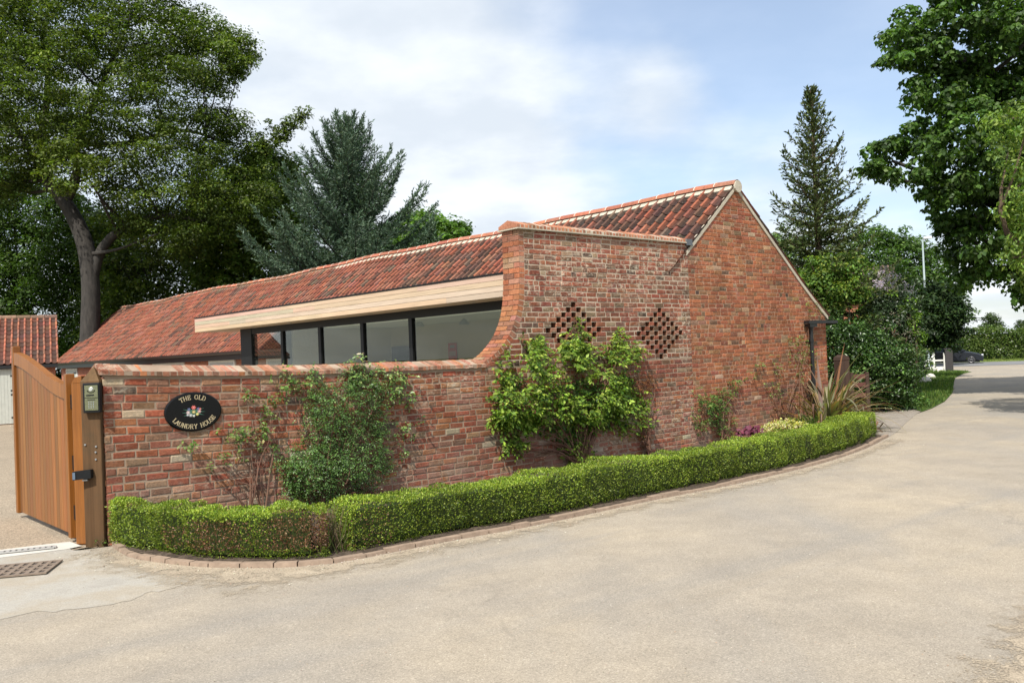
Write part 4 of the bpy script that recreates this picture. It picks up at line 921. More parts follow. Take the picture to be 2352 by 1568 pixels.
# oval name plaque
pz, pt = 1.233, -4.706; plq = empty('oval_house_sign', loc2w(pt, -.012, pz), TH, 'oval black house name plaque with gold lettering and a painted bunch of flowers', 'sign')
mb = MB(); A_, B_ = .302, .205
el = [(math.cos(a)*A_, math.sin(a)*B_) for a in np.linspace(0, 2*math.pi, 49)[:-1]]; ei = [(x*.955, z*.935) for x, z in el]; n = len(mb.v)
for (lst, y) in ((el, 0), (el, -.010), (ei, -.018)): mb.v += [(x, y, z) for x, z in lst]
for r in range(2):
    for k in range(48): k2 = (k+1) % 48; mb.f.append((n+r*48+k, n+r*48+k2, n+r*48+48+k2, n+r*48+48+k)); mb.c.append((1, 1, 1))
mb.f.append(tuple(n+96+k for k in range(48))); mb.c.append((1, 1, 1)); mb.build('plate', plain('gloss_black_sign', (.004, .004, .005), .25, 0, .3), plq)
GLY = {  # strokes in a unit box (width, strokes), bars of small serifs at the ends
 'T': (.75, [[(.375, 0), (.375, 1)], [(.02, 1), (.73, 1)], [(.02, 1), (.02, .82)], [(.73, 1), (.73, .82)], [(.25, 0), (.5, 0)]]),
 'H': (.85, [[(.13, 0), (.13, 1)], [(.72, 0), (.72, 1)], [(.13, .5), (.72, .5)], [(.02, 0), (.24, 0)], [(.61, 0), (.83, 0)], [(.02, 1), (.24, 1)], [(.61, 1), (.83, 1)]]),
 'E': (.7, [[(.13, 0), (.13, 1)], [(.02, 0), (.64, 0)], [(.02, 1), (.62, 1)], [(.13, .52), (.5, .52)], [(.64, 0), (.67, .18)], [(.62, 1), (.62, .84)], [(.5, .42), (.5, .62)]]),
 'O': (.85, [[(.425+.36*math.cos(a), .5+.5*math.sin(a)) for a in np.linspace(0, 2*math.pi, 17)]]),
 'L': (.7, [[(.13, 0), (.13, 1)], [(.02, 0), (.64, 0)], [(.02, 1), (.26, 1)], [(.64, 0), (.67, .2)]]),
 'D': (.85, [[(.13, 0), (.13, 1)], [(.02, 0), (.35, 0)]+[(.35+.4*math.cos(a), .5+.5*math.sin(a)) for a in np.linspace(-math.pi/2, math.pi/2, 10)]+[(.02, 1)]]),
 'A': (.85, [[(.1, 0), (.42, 1), (.74, 0)], [(.22, .36), (.62, .36)], [(0, 0), (.2, 0)], [(.64, 0), (.84, 0)]]),
 'U': (.85, [[(.13, 1), (.13, .3)]+[(.42+.29*math.cos(a), .3+.3*math.sin(a)) for a in np.linspace(math.pi, 2*math.pi, 9)]+[(.71, 1)], [(.02, 1), (.24, 1)], [(.6, 1), (.82, 1)]]),
 'N': (.85, [[(.13, 0), (.13, 1), (.72, 0), (.72, 1)], [(.02, 0), (.24, 0)], [(.0, 1), (.15, 1)], [(.61, 1), (.83, 1)]]),
 'R': (.8, [[(.13, 0), (.13, 1)], [(.02, 1), (.38, 1)]+[(.38+.26*math.cos(a), .75+.25*math.sin(a)) for a in np.linspace(math.pi/2, -math.pi/2, 8)]+[(.13, .5)], [(.38, .5), (.68, 0), (.78, 0)], [(.02, 0), (.24, 0)]]),
 'Y': (.8, [[(.4, 0), (.4, .48), (.08, 1)], [(.4, .48), (.72, 1)], [(.28, 0), (.52, 0)], [(0, 1), (.2, 1)], [(.6, 1), (.8, 1)]]),
 'S': (.65, [[(.56, .8), (.56, .92), (.4, 1), (.22, 1), (.08, .86), (.1, .68), (.3, .55), (.5, .43), (.58, .25), (.5, .06), (.3, 0), (.14, .03), (.08, .1), (.08, .24)]]),
 ' ': (.55, [])}
def letters(text, a0, a1, ra, rb, hgt, top):
    tot = sum(GLY[c][0]+.14 for c in text)-.14; pos = 0; res = []
    for ch in text:
        w, st = GLY[ch]; f = (pos+w/2)/tot; an = a0+(a1-a0)*f
        px_, pz_ = math.cos(an)*ra, math.sin(an)*rb
        tx, tz = -math.sin(an)*ra, math.cos(an)*rb; l = math.hypot(tx, tz); tx, tz = tx/l, tz/l
        if top: tx, tz = -tx, -tz
        nx, nz = -tz, tx; mb = MB()
        for s_ in st:
            for (p, q) in zip(s_[:-1], s_[1:]):
                P = lambda e: (px_+(e[0]-w/2)*hgt*tx+(e[1]-.5)*hgt*nx, pz_+(e[0]-w/2)*hgt*tz+(e[1]-.5)*hgt*nz)
                (xa, za), (xb, zb_) = P(p), P(q); dx, dz = xb-xa, zb_-za; l = math.hypot(dx, dz) or 1; hwid = hgt*(.075 if abs(dx*nx+dz*nz)/l > .6 else .045); ox, oz = -dz/l*hwid, dx/l*hwid; ex, ez = dx/l*hwid*.6, dz/l*hwid*.6
                mb.hexa([(xa+ox-ex, -.0185, za+oz-ez), (xb+ox+ex, -.0185, zb_+oz+ez), (xb-ox+ex, -.0185, zb_-oz+ez), (xa-ox-ex, -.0185, za-oz-ez), (xa+ox-ex, -.0205, za+oz-ez), (xb+ox+ex, -.0205, zb_+oz+ez), (xb-ox+ex, -.0205, zb_-oz+ez), (xa-ox-ex, -.0205, za-oz-ez)])
        if st: mb.build('letter', GOLD, plq)
        pos += w+.14
letters('THE OLD', R_(128), R_(55), .228, .152, .045, True)
letters('LAUNDRY HOUSE', R_(207), R_(336), .230, .154, .045, False)
def petals(cx_, cz_, r, n, c, name='painted_flower', y=-.0195):
    mb = MB(); v = []
    for k in range(n*2):
        a = math.pi*k/n; rr = r*(1 if k % 2 == 0 else .72); v.append((cx_+math.cos(a)*rr, y, cz_+math.sin(a)*rr*.9))
    mb.poly(v, c); mb.poly([(cx_+(x-cx_)*.35, y-.001, cz_+(z-cz_)*.35) for x, _, z in v], tuple(min(1, q*1.6+.1) for q in c)); mb.build(name, PAINT, plq)
PAINT, _t, _b = mat('sign_paint'); _t.links.new(attr(_t), _b.inputs['Base Color']); _b.inputs['Roughness'].default_value = .4
mb = MB()
for a in list(np.linspace(0, 2*math.pi, 15))[:-1]:
    L_ = .115 if abs(math.sin(a)) < .5 else .055; ca, sa = math.cos(a), math.sin(a)
    mb.poly([(ca*.02-sa*.008, -.0188, sa*.02+ca*.008-.005), (ca*L_*1.1, -.0188, sa*L_*.75-.005), (ca*.02+sa*.008, -.0188, sa*.02-ca*.008-.005)], (.06, .18, .12))
mb.build('painted_leaves', PAINT, plq)
for cx_, cz_, r, n_, c in [(0, .035, .022, 6, (.62, .14, .12)), (-.038, .022, .016, 5, (.10, .12, .22)), (.038, .022, .016, 5, (.12, .10, .22)), (-.045, -.004, .019, 6, (.55, .42, .40)), (.0, -.002, .018, 6, (.50, .42, .16)), (.045, .0, .018, 6, (.55, .33, .30)),
                       (.028, -.022, .016, 5, (.62, .55, .18)), (-.025, -.028, .017, 6, (.45, .45, .42)), (.0, -.034, .013, 5, (.6, .58, .5)), (.052, .02, .012, 5, (.6, .18, .15)), (-.05, -.024, .012, 5, (.5, .5, .5))]:
    petals(cx_*1.3, cz_*1.25, r*1.25, n_, tuple(q*.95 for q in c))

# drain grates
mb = MB(); a, b = ground(0, 1272)[:2], ground(126, 1259)[:2]; d = (b-a)/np.linalg.norm(b-a); a = a-d*.8; L_ = float(np.linalg.norm(b-a)); dr = empty('channel_drain', (a[0], a[1], .012), math.atan2(d[1], d[0]), 'narrow slotted channel drain in pale cement across the gateway', 'drain')
mb.box((0, -.04, 0), (L_, .04, .004)); mb.build('channel', plain('drain_dark', (.03, .03, .03), .8), dr)
mb = MB(); x = .0
mb.box((0, -.048, .0), (L_, -.036, .012)); mb.box((0, .036, .0), (L_, .048, .012))
while x < L_: mb.box((x, -.0355, .001), (x+.030, .0355, .011)); x += .05
mb.build('grating', plain('galvanised_grate', (.40, .39, .37), .6, .2), dr)
a, b = ground(-60, 1320)[:2], ground(126, 1304)[:2]; d = (b-a)/np.linalg.norm(b-a); L_ = float(np.linalg.norm(b-a)); gr_ = empty('gully_grating', (a[0], a[1], .010), math.atan2(d[1], d[0]), 'rectangular cast iron slotted gully cover set in the concrete apron', 'drain cover')
IRON = plain('worn_iron', (.22, .17, .13), .75, .1, .3, .2, 30); mb = MB(); mb.box((0, -.24, 0), (L_, .24, .004)); mb.build('pit', plain('pit_dark', (.07, .055, .045), .9), gr_)
mb = MB(); mb.box((0, -.25, 0), (L_, -.22, .012)); mb.box((0, .22, 0), (L_, .25, .012)); mb.box((L_-.03, -.2195, 0), (L_, .2195, .012)); x = .0
while x < L_-.06:
    mb.box((x, -.2195, .001), (x+.036, .2195, .0115)); x += .075
for y in (-.11, 0, .11): mb.box((0, y-.014, .0012), (L_-.031, y+.014, .0112))
mb.build('bars', IRON, gr_)

# ------------------------------------------------------------------ garage across the yard
gar = empty('tiled_garage', (-15.9, 30.4, 0), R_(27.6), 'small garage with orange pantile roof and pale double doors across the yard', 'garage')
GLx = 8.0; GE, GRZ, GD = 2.02, 3.72, 2.1
mb = MB(); mb.box((-GLx, .02, -.05), (-.06, .3, 2.0)); mb.prism([(.02, -.05), (2*GD, -.05), (2*GD, GE-.1), (GD, GRZ-.12), (.02, GE-.1)], -.3, -.055, fn=lambda a, b, h: (h, a, b)); mb.build('wall', YBRICK, gar)
gs = math.atan2(GRZ-GE, GD+.1); gl = math.hypot(GRZ-GE, GD+.1)
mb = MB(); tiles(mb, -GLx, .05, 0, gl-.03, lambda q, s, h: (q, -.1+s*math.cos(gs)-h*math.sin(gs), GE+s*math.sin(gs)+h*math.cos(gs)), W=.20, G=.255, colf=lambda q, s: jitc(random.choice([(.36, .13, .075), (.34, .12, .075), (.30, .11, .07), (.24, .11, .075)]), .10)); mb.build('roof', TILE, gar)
mb = MB(); mb.hexa([(-GLx, -.08, GE-.05), (0, -.08, GE-.05), (0, GD, GRZ-.05), (-GLx, GD, GRZ-.05), (-GLx, -.08, GE-.02), (0, -.08, GE-.02), (0, GD, GRZ-.02), (-GLx, GD, GRZ-.02)])
mb.hexa([(-GLx, GD, GRZ-.05), (0.03, GD, GRZ-.05), (0.03, 2*GD+.1, GE-.05), (-GLx, 2*GD+.1, GE-.05), (-GLx, GD, GRZ+.02), (0.03, GD, GRZ+.02), (.03, 2*GD+.1, GE+.02), (-GLx, 2*GD+.1, GE+.02)]); mb.build('roof_deck', OLDW, gar)
mb = MB(); q = -GLx
while q < .05: mb.tube([(q, GD, GRZ+.01), (min(q+.44, .06), GD, GRZ+.01)], [.10, .108], 10, jitc((.20, .13, .09), .15)); q += .45
mb.build('ridge_tiles', TILE, gar, smooth=True)
mb = MB(); mb.box((-GLx, -.14, GE-.13), (.03, -.06, GE-.02)); mb.build('gutter', BLACK, gar)
for k in range(3):
    x1 = -1.0-k*2.3
    mb = MB(); mb.box((x1-1.1, -.02, .02), (x1, .015, 1.88))
    for i in range(11): mb.box((x1-1.1+i*.1+.004, -.026, .025), (x1-1.1+(i+1)*.1-.004, -.0205, 1.875))
    do = mb.build('door', DOORP, gar)
    for z in (1.62, 1.12, .98, .2): mb = MB(); mb.box((x1-.42, -.036, z), (x1-.02, -.0265, z+.05)); mb.build('strap_hinge', BLACK, do)
    mb = MB(); mb.box((x1-2.21, -.02, .02), (x1-1.11, .015, 1.88)); do = mb.build('door', DOORP, gar)
    for z in (1.62, 1.12, .98, .2): mb = MB(); mb.box((x1-2.2, -.03, z), (x1-1.8, -.0205, z+.05)); mb.build('strap_hinge', BLACK, do)

# ------------------------------------------------------------------ clipped box hedge
def hedge(name, i0, i1, w, h, label, brown=(), dens=8200, off=.16, wobf=1.):
    P = KP[i0:i1]; T, Nn = normals2(P); s = np.concatenate([[0], np.cumsum(np.linalg.norm(np.diff(P, axis=0), axis=1))]); Lh = s[-1]
    root = empty(name, (P[0][0], P[0][1], 0), 0, label, 'hedge'); org = np.array([P[0][0], P[0][1], 0])
    taper = (i0 < 5)
    def pt(ss, v, z, e=0): # v across 0..w
        f = np.clip(np.asarray(ss)/.7, 0, 1) if taper else np.ones_like(np.asarray(ss, float)); f = f*f*(3-2*f); v = v*(.35+.65*f)+(off-.0)*(f-1)
        x = np.interp(ss, s, P[:, 0]); y = np.interp(ss, s, P[:, 1]); nx = np.interp(ss, s, Nn[:, 0]); ny = np.interp(ss, s, Nn[:, 1])
        return np.stack([x+nx*(off+v), y+ny*(off+v), z], axis=-1)
    lump = lambda ss, v: .018*np.sin(ss*5.3+v*3)+.016*np.sin(ss*11.7+1+v*7)+.013*np.sin(ss*23+v*11)+.020*np.sin(ss*1.9+2)-.035*np.exp(-((np.sin(ss*2.15+.6*np.sin(ss*.9)))/.16)**2)
    n = int(dens*Lh*(h*2+w)); gs_ = []
    r = rng.random(n)*(2*h+w); ss = rng.random(n)*Lh; ei = .03
    onf = r < h; onb = (r >= h) & (r < 2*h)
    z = np.where(onf, r, np.where(onb, r-h, h)); v = np.where(onf, 0., np.where(onb, w, r-2*h)); v = np.clip(v, 0, w)
    # rounded shoulder
    depth = np.abs(rng.normal(0, .018, n)); N = np.zeros((n, 3)); nx = np.interp(ss, s, Nn[:, 0]); ny = np.interp(ss, s, Nn[:, 1])
    N[:, 0] = np.where(onf, -nx, np.where(onb, nx, 0)); N[:, 1] = np.where(onf, -ny, np.where(onb, ny, 0)); N[:, 2] = np.where(onf | onb, .15, 1)
    lp = lump(ss, z+v); under = np.where((onf | onb), np.clip((.10-z)/.10, 0, 1)*.05, 0)
    sh = np.where((onf | onb) & (z > h-.06), ((z-(h-.06))/.06)**2*.03, 0)
    Q = pt(ss, v, z+.02)+N*(lp[:, None]*wobf-depth[:, None]) - N*(under+sh)[:, None]
    # ends
    m_ = int(dens*w*h*1.6); 
    for (se, sg) in ((0, -1), (Lh, 1)):
        vv = rng.random(m_)*w; zz_ = rng.random(m_)*h; q = pt(np.full(m_, se), vv, zz_+.02); tx, ty = (T[0] if sg < 0 else T[-1])*sg
        q[:, 0] += tx*(rng.normal(0, .02, m_)+.02); q[:, 1] += ty*(rng.normal(0, .02, m_)+.02); Q = np.concatenate([Q, q]); nn = np.zeros((m_, 3)); nn[:, 0] = tx; nn[:, 1] = ty; N = np.concatenate([N, nn]); ss = np.concatenate([ss, np.full(m_, se)]); z = np.concatenate([z, zz_]); depth = np.concatenate([depth, np.full(m_, .02)])
    n = len(Q); D = nrm(nrm(N)*.7+rand_dir(n)*.8+np.array([0, 0, .45])); NN = nrm(nrm(N)*.6+rand_dir(n)*.7+np.array([0, 0, .4]))
    C = palette(n, [(.15, .225, .025), (.205, .28, .035), (.105, .17, .018), (.27, .34, .06), (.06, .11, .014)], .18, [.3, .25, .22, .13, .1])
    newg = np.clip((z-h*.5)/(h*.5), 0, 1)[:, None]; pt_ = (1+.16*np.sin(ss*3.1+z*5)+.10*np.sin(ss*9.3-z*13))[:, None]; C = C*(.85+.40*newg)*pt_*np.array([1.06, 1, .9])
    for (b0, b1, z0, z1, amt) in brown:
        c_ = (b0+b1)/2; inside = np.exp(-((ss-c_)/((b1-b0)/2))**4)*np.clip((z1-z)/.05, 0, 1)*np.clip((z-z0)/.05, 0, 1)*amt; k_ = rng.random(n) < inside
        C[k_] = palette(k_.sum(), [(.17, .075, .04), (.24, .12, .07), (.10, .055, .035), (.32, .20, .13), (.14, .07, .04)], .2)
    V, F, C2 = leaf_geo(Q-org, D, NN, rng.uniform(.012, .023, n), C, .62, .10)
    np_obj('foliage', V, F, C2, BOX, root)
    # solid core painted dark as the hedge's inner shade, plus short twigs
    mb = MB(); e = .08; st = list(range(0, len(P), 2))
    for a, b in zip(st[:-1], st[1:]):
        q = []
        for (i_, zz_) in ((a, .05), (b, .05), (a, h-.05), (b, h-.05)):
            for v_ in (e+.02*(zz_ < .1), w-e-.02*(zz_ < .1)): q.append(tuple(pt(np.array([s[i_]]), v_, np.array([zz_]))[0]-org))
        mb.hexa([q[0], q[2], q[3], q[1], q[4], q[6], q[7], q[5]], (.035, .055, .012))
    for k in range(int(Lh*14)):
        ss_ = random.random()*Lh; v_ = random.uniform(.05, w-.05); p = pt(np.array([ss_]), v_, np.array([0.]))[0]-org; mb.tube([p, p+np.array([random.uniform(-.03, .03), random.uniform(-.03, .03), .12])], .005, 4, (.06, .045, .03))
    mb.build('dark_core', BOX, root)
    return root
ks = lambda px: int(np.argmin(np.abs(np.array([((P[0]-0)/(P[1]))for P in KP])-(ground(px[0], px[1])[0]/ground(px[0], px[1])[1]))))
i_gap0, i_gap1 = ks((800, 1288))-1, ks((828, 1284))+1
hedge('box_hedge', 0, i_gap0, .40, .42, 'short clipped box hedge with brown dead patches below the house sign', brown=[(1.35, 2.0, .05, .36, .9), (2.15, 2.85, .06, .40, 1.), (.95, 1.3, .05, .3, .6), (2.9, 3.2, .0, .25, .7)], off=.14)
hedge('box_hedge', i_gap1, len(KP)-2, .42, .415, 'long bright green clipped box hedge curving away along the lane to the gable', brown=[(.02, .4, 0, .40, .35)], off=.17)

# ------------------------------------------------------------------ plants on the wall
def in_poly(P, poly):
    x, y = P[:, 0], P[:, 1]; r = np.zeros(len(P), bool); poly = np.asarray(poly, float); j = len(poly)-1
    for i in range(len(poly)):
        xi, yi = poly[i]; xj, yj = poly[j]
        c = ((yi > y) != (yj > y)) & (x < (xj-xi)*(y-yi)/((yj-yi) or 1e-9)+xi); r ^= c; j = i
    return r
def edge_dist(P, poly):
    poly = np.asarray(poly, float); d = np.full(len(P), 1e9)
    for i in range(len(poly)):
        a, b = poly[i-1], poly[i]; ab = b-a; t = np.clip(((P-a)@ab)/(ab@ab), 0, 1); d = np.minimum(d, np.linalg.norm(P-(a+t[:, None]*ab), axis=1))
    return d
def sample_poly(poly, n):
    poly = np.asarray(poly, float); lo, hi = poly.min(0), poly.max(0); out = []; k = 0
    while k < n:
        q = lo+(hi-lo)*rng.random((n*2, 2)); q = q[in_poly(q, poly)]; out.append(q); k += len(q)
    return np.concatenate(out)[:n]
def wpt(px, py, q):   # point above the wall face, q metres in front
    d = ray(px, py); k = ((W0@wv-q)-CAM[:2]@wv)/(d[:2]@wv); return CAM+d*k
n_wall = np.array([-wv[0], -wv[1], 0])
def sprigs(centres, nper, spread, size, cols, droop=.5, wid=.55, outw=.5, jit=.15, w=None):
    """compound leaves: short drooping axes with leaflets on either side"""
    n = len(centres)*nper; c = np.repeat(centres, nper, axis=0)
    ax = nrm(rand_dir(len(centres))+n_wall*outw+np.array([0, 0, -droop])); ax = np.repeat(ax, nper, axis=0)
    f = np.tile(np.linspace(0, 1, nper), len(centres)); side = nrm(np.cross(ax, np.array([0, 0, 1.])+rand_dir(n)*.2)); sg = np.tile(np.where(np.arange(nper) % 2 == 0, 1, -1), len(centres))[:, None]
    last = (f > .99)[:, None]; P = c+ax*(f*spread)[:, None]; D = nrm(np.where(last, ax, ax*.45+side*sg)+rand_dir(n)*.25+np.array([0, 0, -.15]))
    N = nrm(n_wall*.8+np.array([0, 0, .9])+rand_dir(n)*.45)
    br = np.repeat(1+rng.normal(0, .22, len(centres)), nper)[:, None]
    return leaf_geo(P, D, N, size*rng.uniform(.6, 1.15, n), palette(n, cols, jit, w)*br, wid, .08, .12)
def climber(name, label, bases, parts, stem_r=.008, nst=9, extra=None, stemcol=None):
    b0 = wpt(*bases[0], .12); b0 = np.array([b0[0], b0[1], .03]); root = empty(name, b0, 0, label, 'climber'); geo = []; tips = []
    for (poly, ncl, nper, spread, size, cols, depth, mt) in parts:
        nc_ = max(3, ncl//11); cc_ = sample_poly(poly, nc_); q = cc_[rng.integers(0, nc_, ncl)]+rng.normal(0, 11, (ncl, 2)) if ncl > 60 else sample_poly(poly, ncl); dd = edge_dist(q, poly); dd = np.clip(dd/45, .15, 1)
        dep = .03+depth*dd*rng.random(ncl)**.6; C = np.array([wpt(x, y, e) for (x, y), e in zip(q, dep)]); geo.append(sprigs(C, nper, spread, size, cols)); tips += list(C[rng.choice(len(C), min(nst, len(C)), replace=False)]-n_wall*.02)
    V, F, C = join_geo(geo); np_obj('foliage', V-b0, F, C, parts[0][7], root)
    mb = MB()
    for k, t in enumerate(tips):
        bs = wpt(*bases[k % len(bases)], .10); bs[2] = .03; d = t-bs; m1 = bs+d*.35+np.array([0, 0, .12])+rand_dir(1)[0]*.06; m2 = bs+d*.7+rand_dir(1)[0]*.07
        P = smooth_path([bs, m1, m2, t], .06); r = np.linspace(stem_r, stem_r*.25, len(P)); mb.tube([p-b0 for p in P], list(r), 5)
    mb.build('stem', STEM, root)
    return root
G_BR = [(.16, .25, .03), (.22, .32, .04), (.10, .17, .02), (.30, .38, .07), (.05, .10, .015)]
G_DK = [(.055, .115, .022), (.08, .155, .03), (.12, .21, .05), (.035, .075, .016)]
G_MD = [(.08, .16, .03), (.13, .22, .045), (.19, .27, .07), (.05, .10, .02)]
G_PALE = [(.20, .25, .08), (.28, .30, .13), (.14, .20, .06), (.30, .18, .09)]
climber('climbing_hydrangea', 'large bright green climber spreading below the pierced diamonds of the tall wall', [(1345, 1085), (1330, 1085)], [
    ([(1190, 790), (1215, 765), (1255, 790), (1300, 775), (1322, 755), (1340, 790), (1375, 815), (1400, 785), (1430, 765), (1475, 805), (1478, 855), (1445, 872), (1480, 925), (1503, 980), (1455, 990), (1405, 965), (1370, 1000), (1345, 985), (1260, 990), (1210, 975), (1160, 985), (1122, 965), (1110, 905), (1150, 870), (1150, 810)], 1100, 6, .11, .078, G_BR, .40, LEAF),
    ([(1120, 895), (1200, 860), (1400, 860), (1480, 930), (1380, 985), (1300, 1000), (1240, 985), (1150, 970)], 520, 6, .10, .062, G_DK+G_BR[:1], .12, LEAF),
    ([(1300, 980), (1345, 985), (1368, 1015), (1345, 1078), (1318, 1070), (1300, 1035)], 90, 6, .09, .065, G_BR, .2, LEAF), ([(1155, 1010), (1190, 1000), (1212, 1015), (1190, 1048), (1155, 1042)], 45, 6, .09, .065, G_BR, .2, LEAF),
    ([(1305, 738), (1325, 722), (1335, 760)], 9, 5, .08, .06, G_BR, .1, LEAF), ([(1405, 770), (1425, 748), (1450, 775)], 12, 5, .08, .06, G_BR, .1, LEAF)], .010, 12)
climber('wall_shrub', 'dense dark small leaved shrub trained on the low wall with paler shoots over the coping', [(740, 1165), (760, 1168)], [
    ([(690, 925), (720, 870), (770, 880), (840, 850), (870, 900), (860, 960), (900, 990), (905, 1060), (890, 1100), (830, 1135), (770, 1160), (690, 1165), (655, 1100), (622, 1050), (670, 1035), (700, 985)], 1500, 6, .09, .026, G_DK+[(.10, .20, .04)], .22, LEAFG),
    ([(640, 1050), (700, 1010), (800, 1000), (900, 1050), (880, 1100), (760, 1150), (680, 1140)], 1100, 6, .08, .026, G_DK+[(.12, .23, .05)], .30, LEAFG),
    ([(745, 860), (800, 840), (900, 850), (925, 930), (900, 1000), (720, 1000), (705, 930)], 560, 6, .08, .027, G_DK+[(.12, .22, .05)], .16, LEAFG),
    ([(770, 870), (800, 840), (860, 830), (930, 850), (968, 900), (950, 925), (915, 930), (880, 900), (830, 890)], 130, 5, .08, .055, G_MD+G_PALE[:1], .22, LEAF),
    ([(800, 835), (830, 810), (850, 850), (812, 852)], 14, 5, .07, .05, [(.20, .08, .04), (.25, .2, .08), (.16, .20, .06)], .12, LEAF),
    ([(905, 960), (960, 960), (955, 1010), (925, 1050), (900, 1010)], 20, 5, .08, .05, G_MD+G_PALE[:1], .15, LEAF), ([(640, 890), (700, 850), (740, 830), (730, 870), (680, 900)], 26, 5, .08, .045, G_MD, .12, LEAF),
    ([(905, 1125), (945, 1115), (945, 1140), (910, 1150)], 9, 5, .08, .05, G_MD, .12, LEAF)], .009, 7)
climber('sparse_rose', 'sparse leggy climbing rose with few leaves right of the house sign', [(606, 1165), (572, 1170)], [
    (p, n, 5, .07, .050, G_MD+G_PALE[:2], .14, LEAF) for p, n in [
        ([(600, 905), (640, 870), (690, 850), (700, 880), (650, 920), (610, 930)], 22), ([(545, 890), (590, 885), (595, 915), (560, 920)], 10), ([(505, 975), (570, 965), (580, 1010), (520, 1015)], 20), ([(415, 1000), (450, 1005), (445, 1030), (420, 1035)], 5),
        ([(590, 930), (640, 935), (620, 985), (590, 990)], 16), ([(500, 1040), (560, 1020), (570, 1060), (510, 1070)], 9), ([(590, 1000), (625, 990), (640, 1030), (600, 1040)], 12), ([(620, 860), (640, 845), (690, 838), (680, 856)], 6), ([(465, 1075), (500, 1060), (520, 1090)], 3)]], .007, 2)
climber('small_climber', 'small dark green climber at the foot of the joint between tall wall and gable', [(1672, 1028), (1660, 1028)], [
    ([(1595, 915), (1620, 893), (1660, 905), (1660, 945), (1640, 985), (1605, 980), (1592, 945)], 230, 6, .07, .042, G_MD+G_DK, .28, LEAF), ([(1650, 900), (1680, 868), (1702, 870), (1695, 895), (1670, 920)], 40, 5, .07, .045, G_MD, .2, LEAF),
    ([(1640, 950), (1690, 960), (1695, 985), (1680, 1020), (1655, 1015)], 60, 5, .06, .04, G_MD, .2, LEAF)], .007, 4)
climber('tall_thin_rose', 'thin bare stemmed rose reaching up the orange gable beside the downpipe', [(1800, 1000), (1835, 980)], [
    (p, n, 5, .06, .042, G_MD+G_PALE[:2], .16, LEAF) for p, n in [([(1808, 775), (1850, 765), (1860, 800), (1845, 850), (1812, 830)], 46), ([(1855, 790), (1878, 795), (1875, 850), (1858, 850)], 16), ([(1770, 815), (1810, 815), (1800, 850), (1775, 850)], 10), ([(1725, 820), (1752, 815), (1758, 840), (1730, 840)], 8), ([(1712, 850), (1745, 845), (1745, 870), (1715, 868)], 8),
        ([(1735, 875), (1790, 880), (1790, 905), (1750, 905)], 14), ([(1830, 850), (1850, 855), (1845, 880), (1825, 880)], 8), ([(1775, 850), (1800, 855), (1800, 870), (1780, 870)], 5), ([(1770, 905), (1800, 900), (1805, 920), (1775, 925)], 5), ([(1850, 690), (1880, 680), (1890, 730), (1860, 735)], 14)]], .006, 2)
climber('dead_creeper', 'brown withered creeper hanging on the tall wall at the edge of the bright climber', [(1495, 1050), (1490, 1050)], [
    ([(1448, 868), (1500, 862), (1512, 880), (1490, 905), (1450, 915)], 150, 5, .07, .035, [(.20, .085, .03), (.28, .12, .05), (.14, .06, .025)], .2, LEAF), ([(1460, 1000), (1480, 990), (1500, 1045), (1485, 1048)], 40, 5, .06, .03, [(.20, .085, .03), (.14, .06, .025)], .15, LEAF)], .008, 8)

# bed plants
def sword(base, az, el0, L, w, bend, col, fold=.012, seg=9, kink=None):
    P = []; p = np.array(base, float); el = el0; ds = L/seg
    for k in range(seg+1):
        P.append(p.copy()); d = np.array([math.cos(az)*math.cos(el), math.sin(az)*math.cos(el), math.sin(el)]); p = p+d*ds; el -= bend/seg*(1+k/seg)
        if kink is not None and k == kink: el -= 1.7
    P = np.array(P); side = np.array([-math.sin(az), math.cos(az), 0]); V = []; F = []; C = []
    for k in range(seg+1):
        f = k/seg; ww = w*(.55+.9*f if f < .4 else .91*(1-((f-.4)/.6)**1.6))+.002; V += [P[k]+side*ww/2, P[k]-np.array([0, 0, fold*(1-f)]), P[k]-side*ww/2]
    for k in range(seg):
        a = k*3
        for (i, j) in ((0, 1), (1, 2)): F += [[a+i, a+j, a+3+j], [a+i, a+3+j, a+3+i]]; cc = np.array(col)*(1+.12*(i)); C += [cc, cc]
    return np.array(V), np.array(F), np.array(C)
ph = ground(1905, 985); ph = wpt(1903, 975, .62); ph[2] = .03
phm = empty('phormium', ph, 0, 'spiky bronze and olive sword leaved plant at the gable corner', 'plant')
gs_ = []; img_r = np.array([cR[0], cR[1], 0]); 
for k in range(170):
    az = random.gauss(R_(-10), .9) if k % 3 else random.uniform(0, 6.28); el = random.uniform(.12, 1.45) ; L_ = random.uniform(1.05, 1.7)
    c = random.choice([(.21, .14, .09), (.27, .23, .14), (.17, .17, .10), (.28, .15, .10), (.33, .28, .18), (.15, .085, .06), (.14, .17, .07)])
    gs_.append(sword([random.uniform(-.16, .16), random.uniform(-.12, .12), 0], az, el, L_, random.uniform(.05, .085), random.uniform(.1, 1.5), jitc(c), kink=5 if random.random() < .2 else None))
for (az, el, L_, w, b_) in [(-.15, .75, 1.25, .06, .1), (.0, .3, 1.35, .06, .1), (-.1, .22, 1.3, .06, .08), (.05, .62, 1.3, .05, .05), (2.9, 1.15, 1.25, .07, .1), (3.0, 1.3, 1.15, .07, .15), (-.2, 1.3, 1.2, .06, .1), (3.3, .9, 1.0, .06, .2)]:
    gs_.append(sword([0, 0, 0], az, el, L_, w, b_, jitc((.22, .19, .12))))
V, F, C = join_geo(gs_); np_obj('sword_leaves', V, F, C, LEAF, phm)
gs_ = []
for k in range(16): gs_.append(sword([random.uniform(-.25, .25), random.uniform(-.2, .0), 0], random.uniform(0, 6.28), random.uniform(.2, 1.0), random.uniform(.5, .9), .045, random.uniform(1.5, 3.0), jitc((.42, .22, .09))))
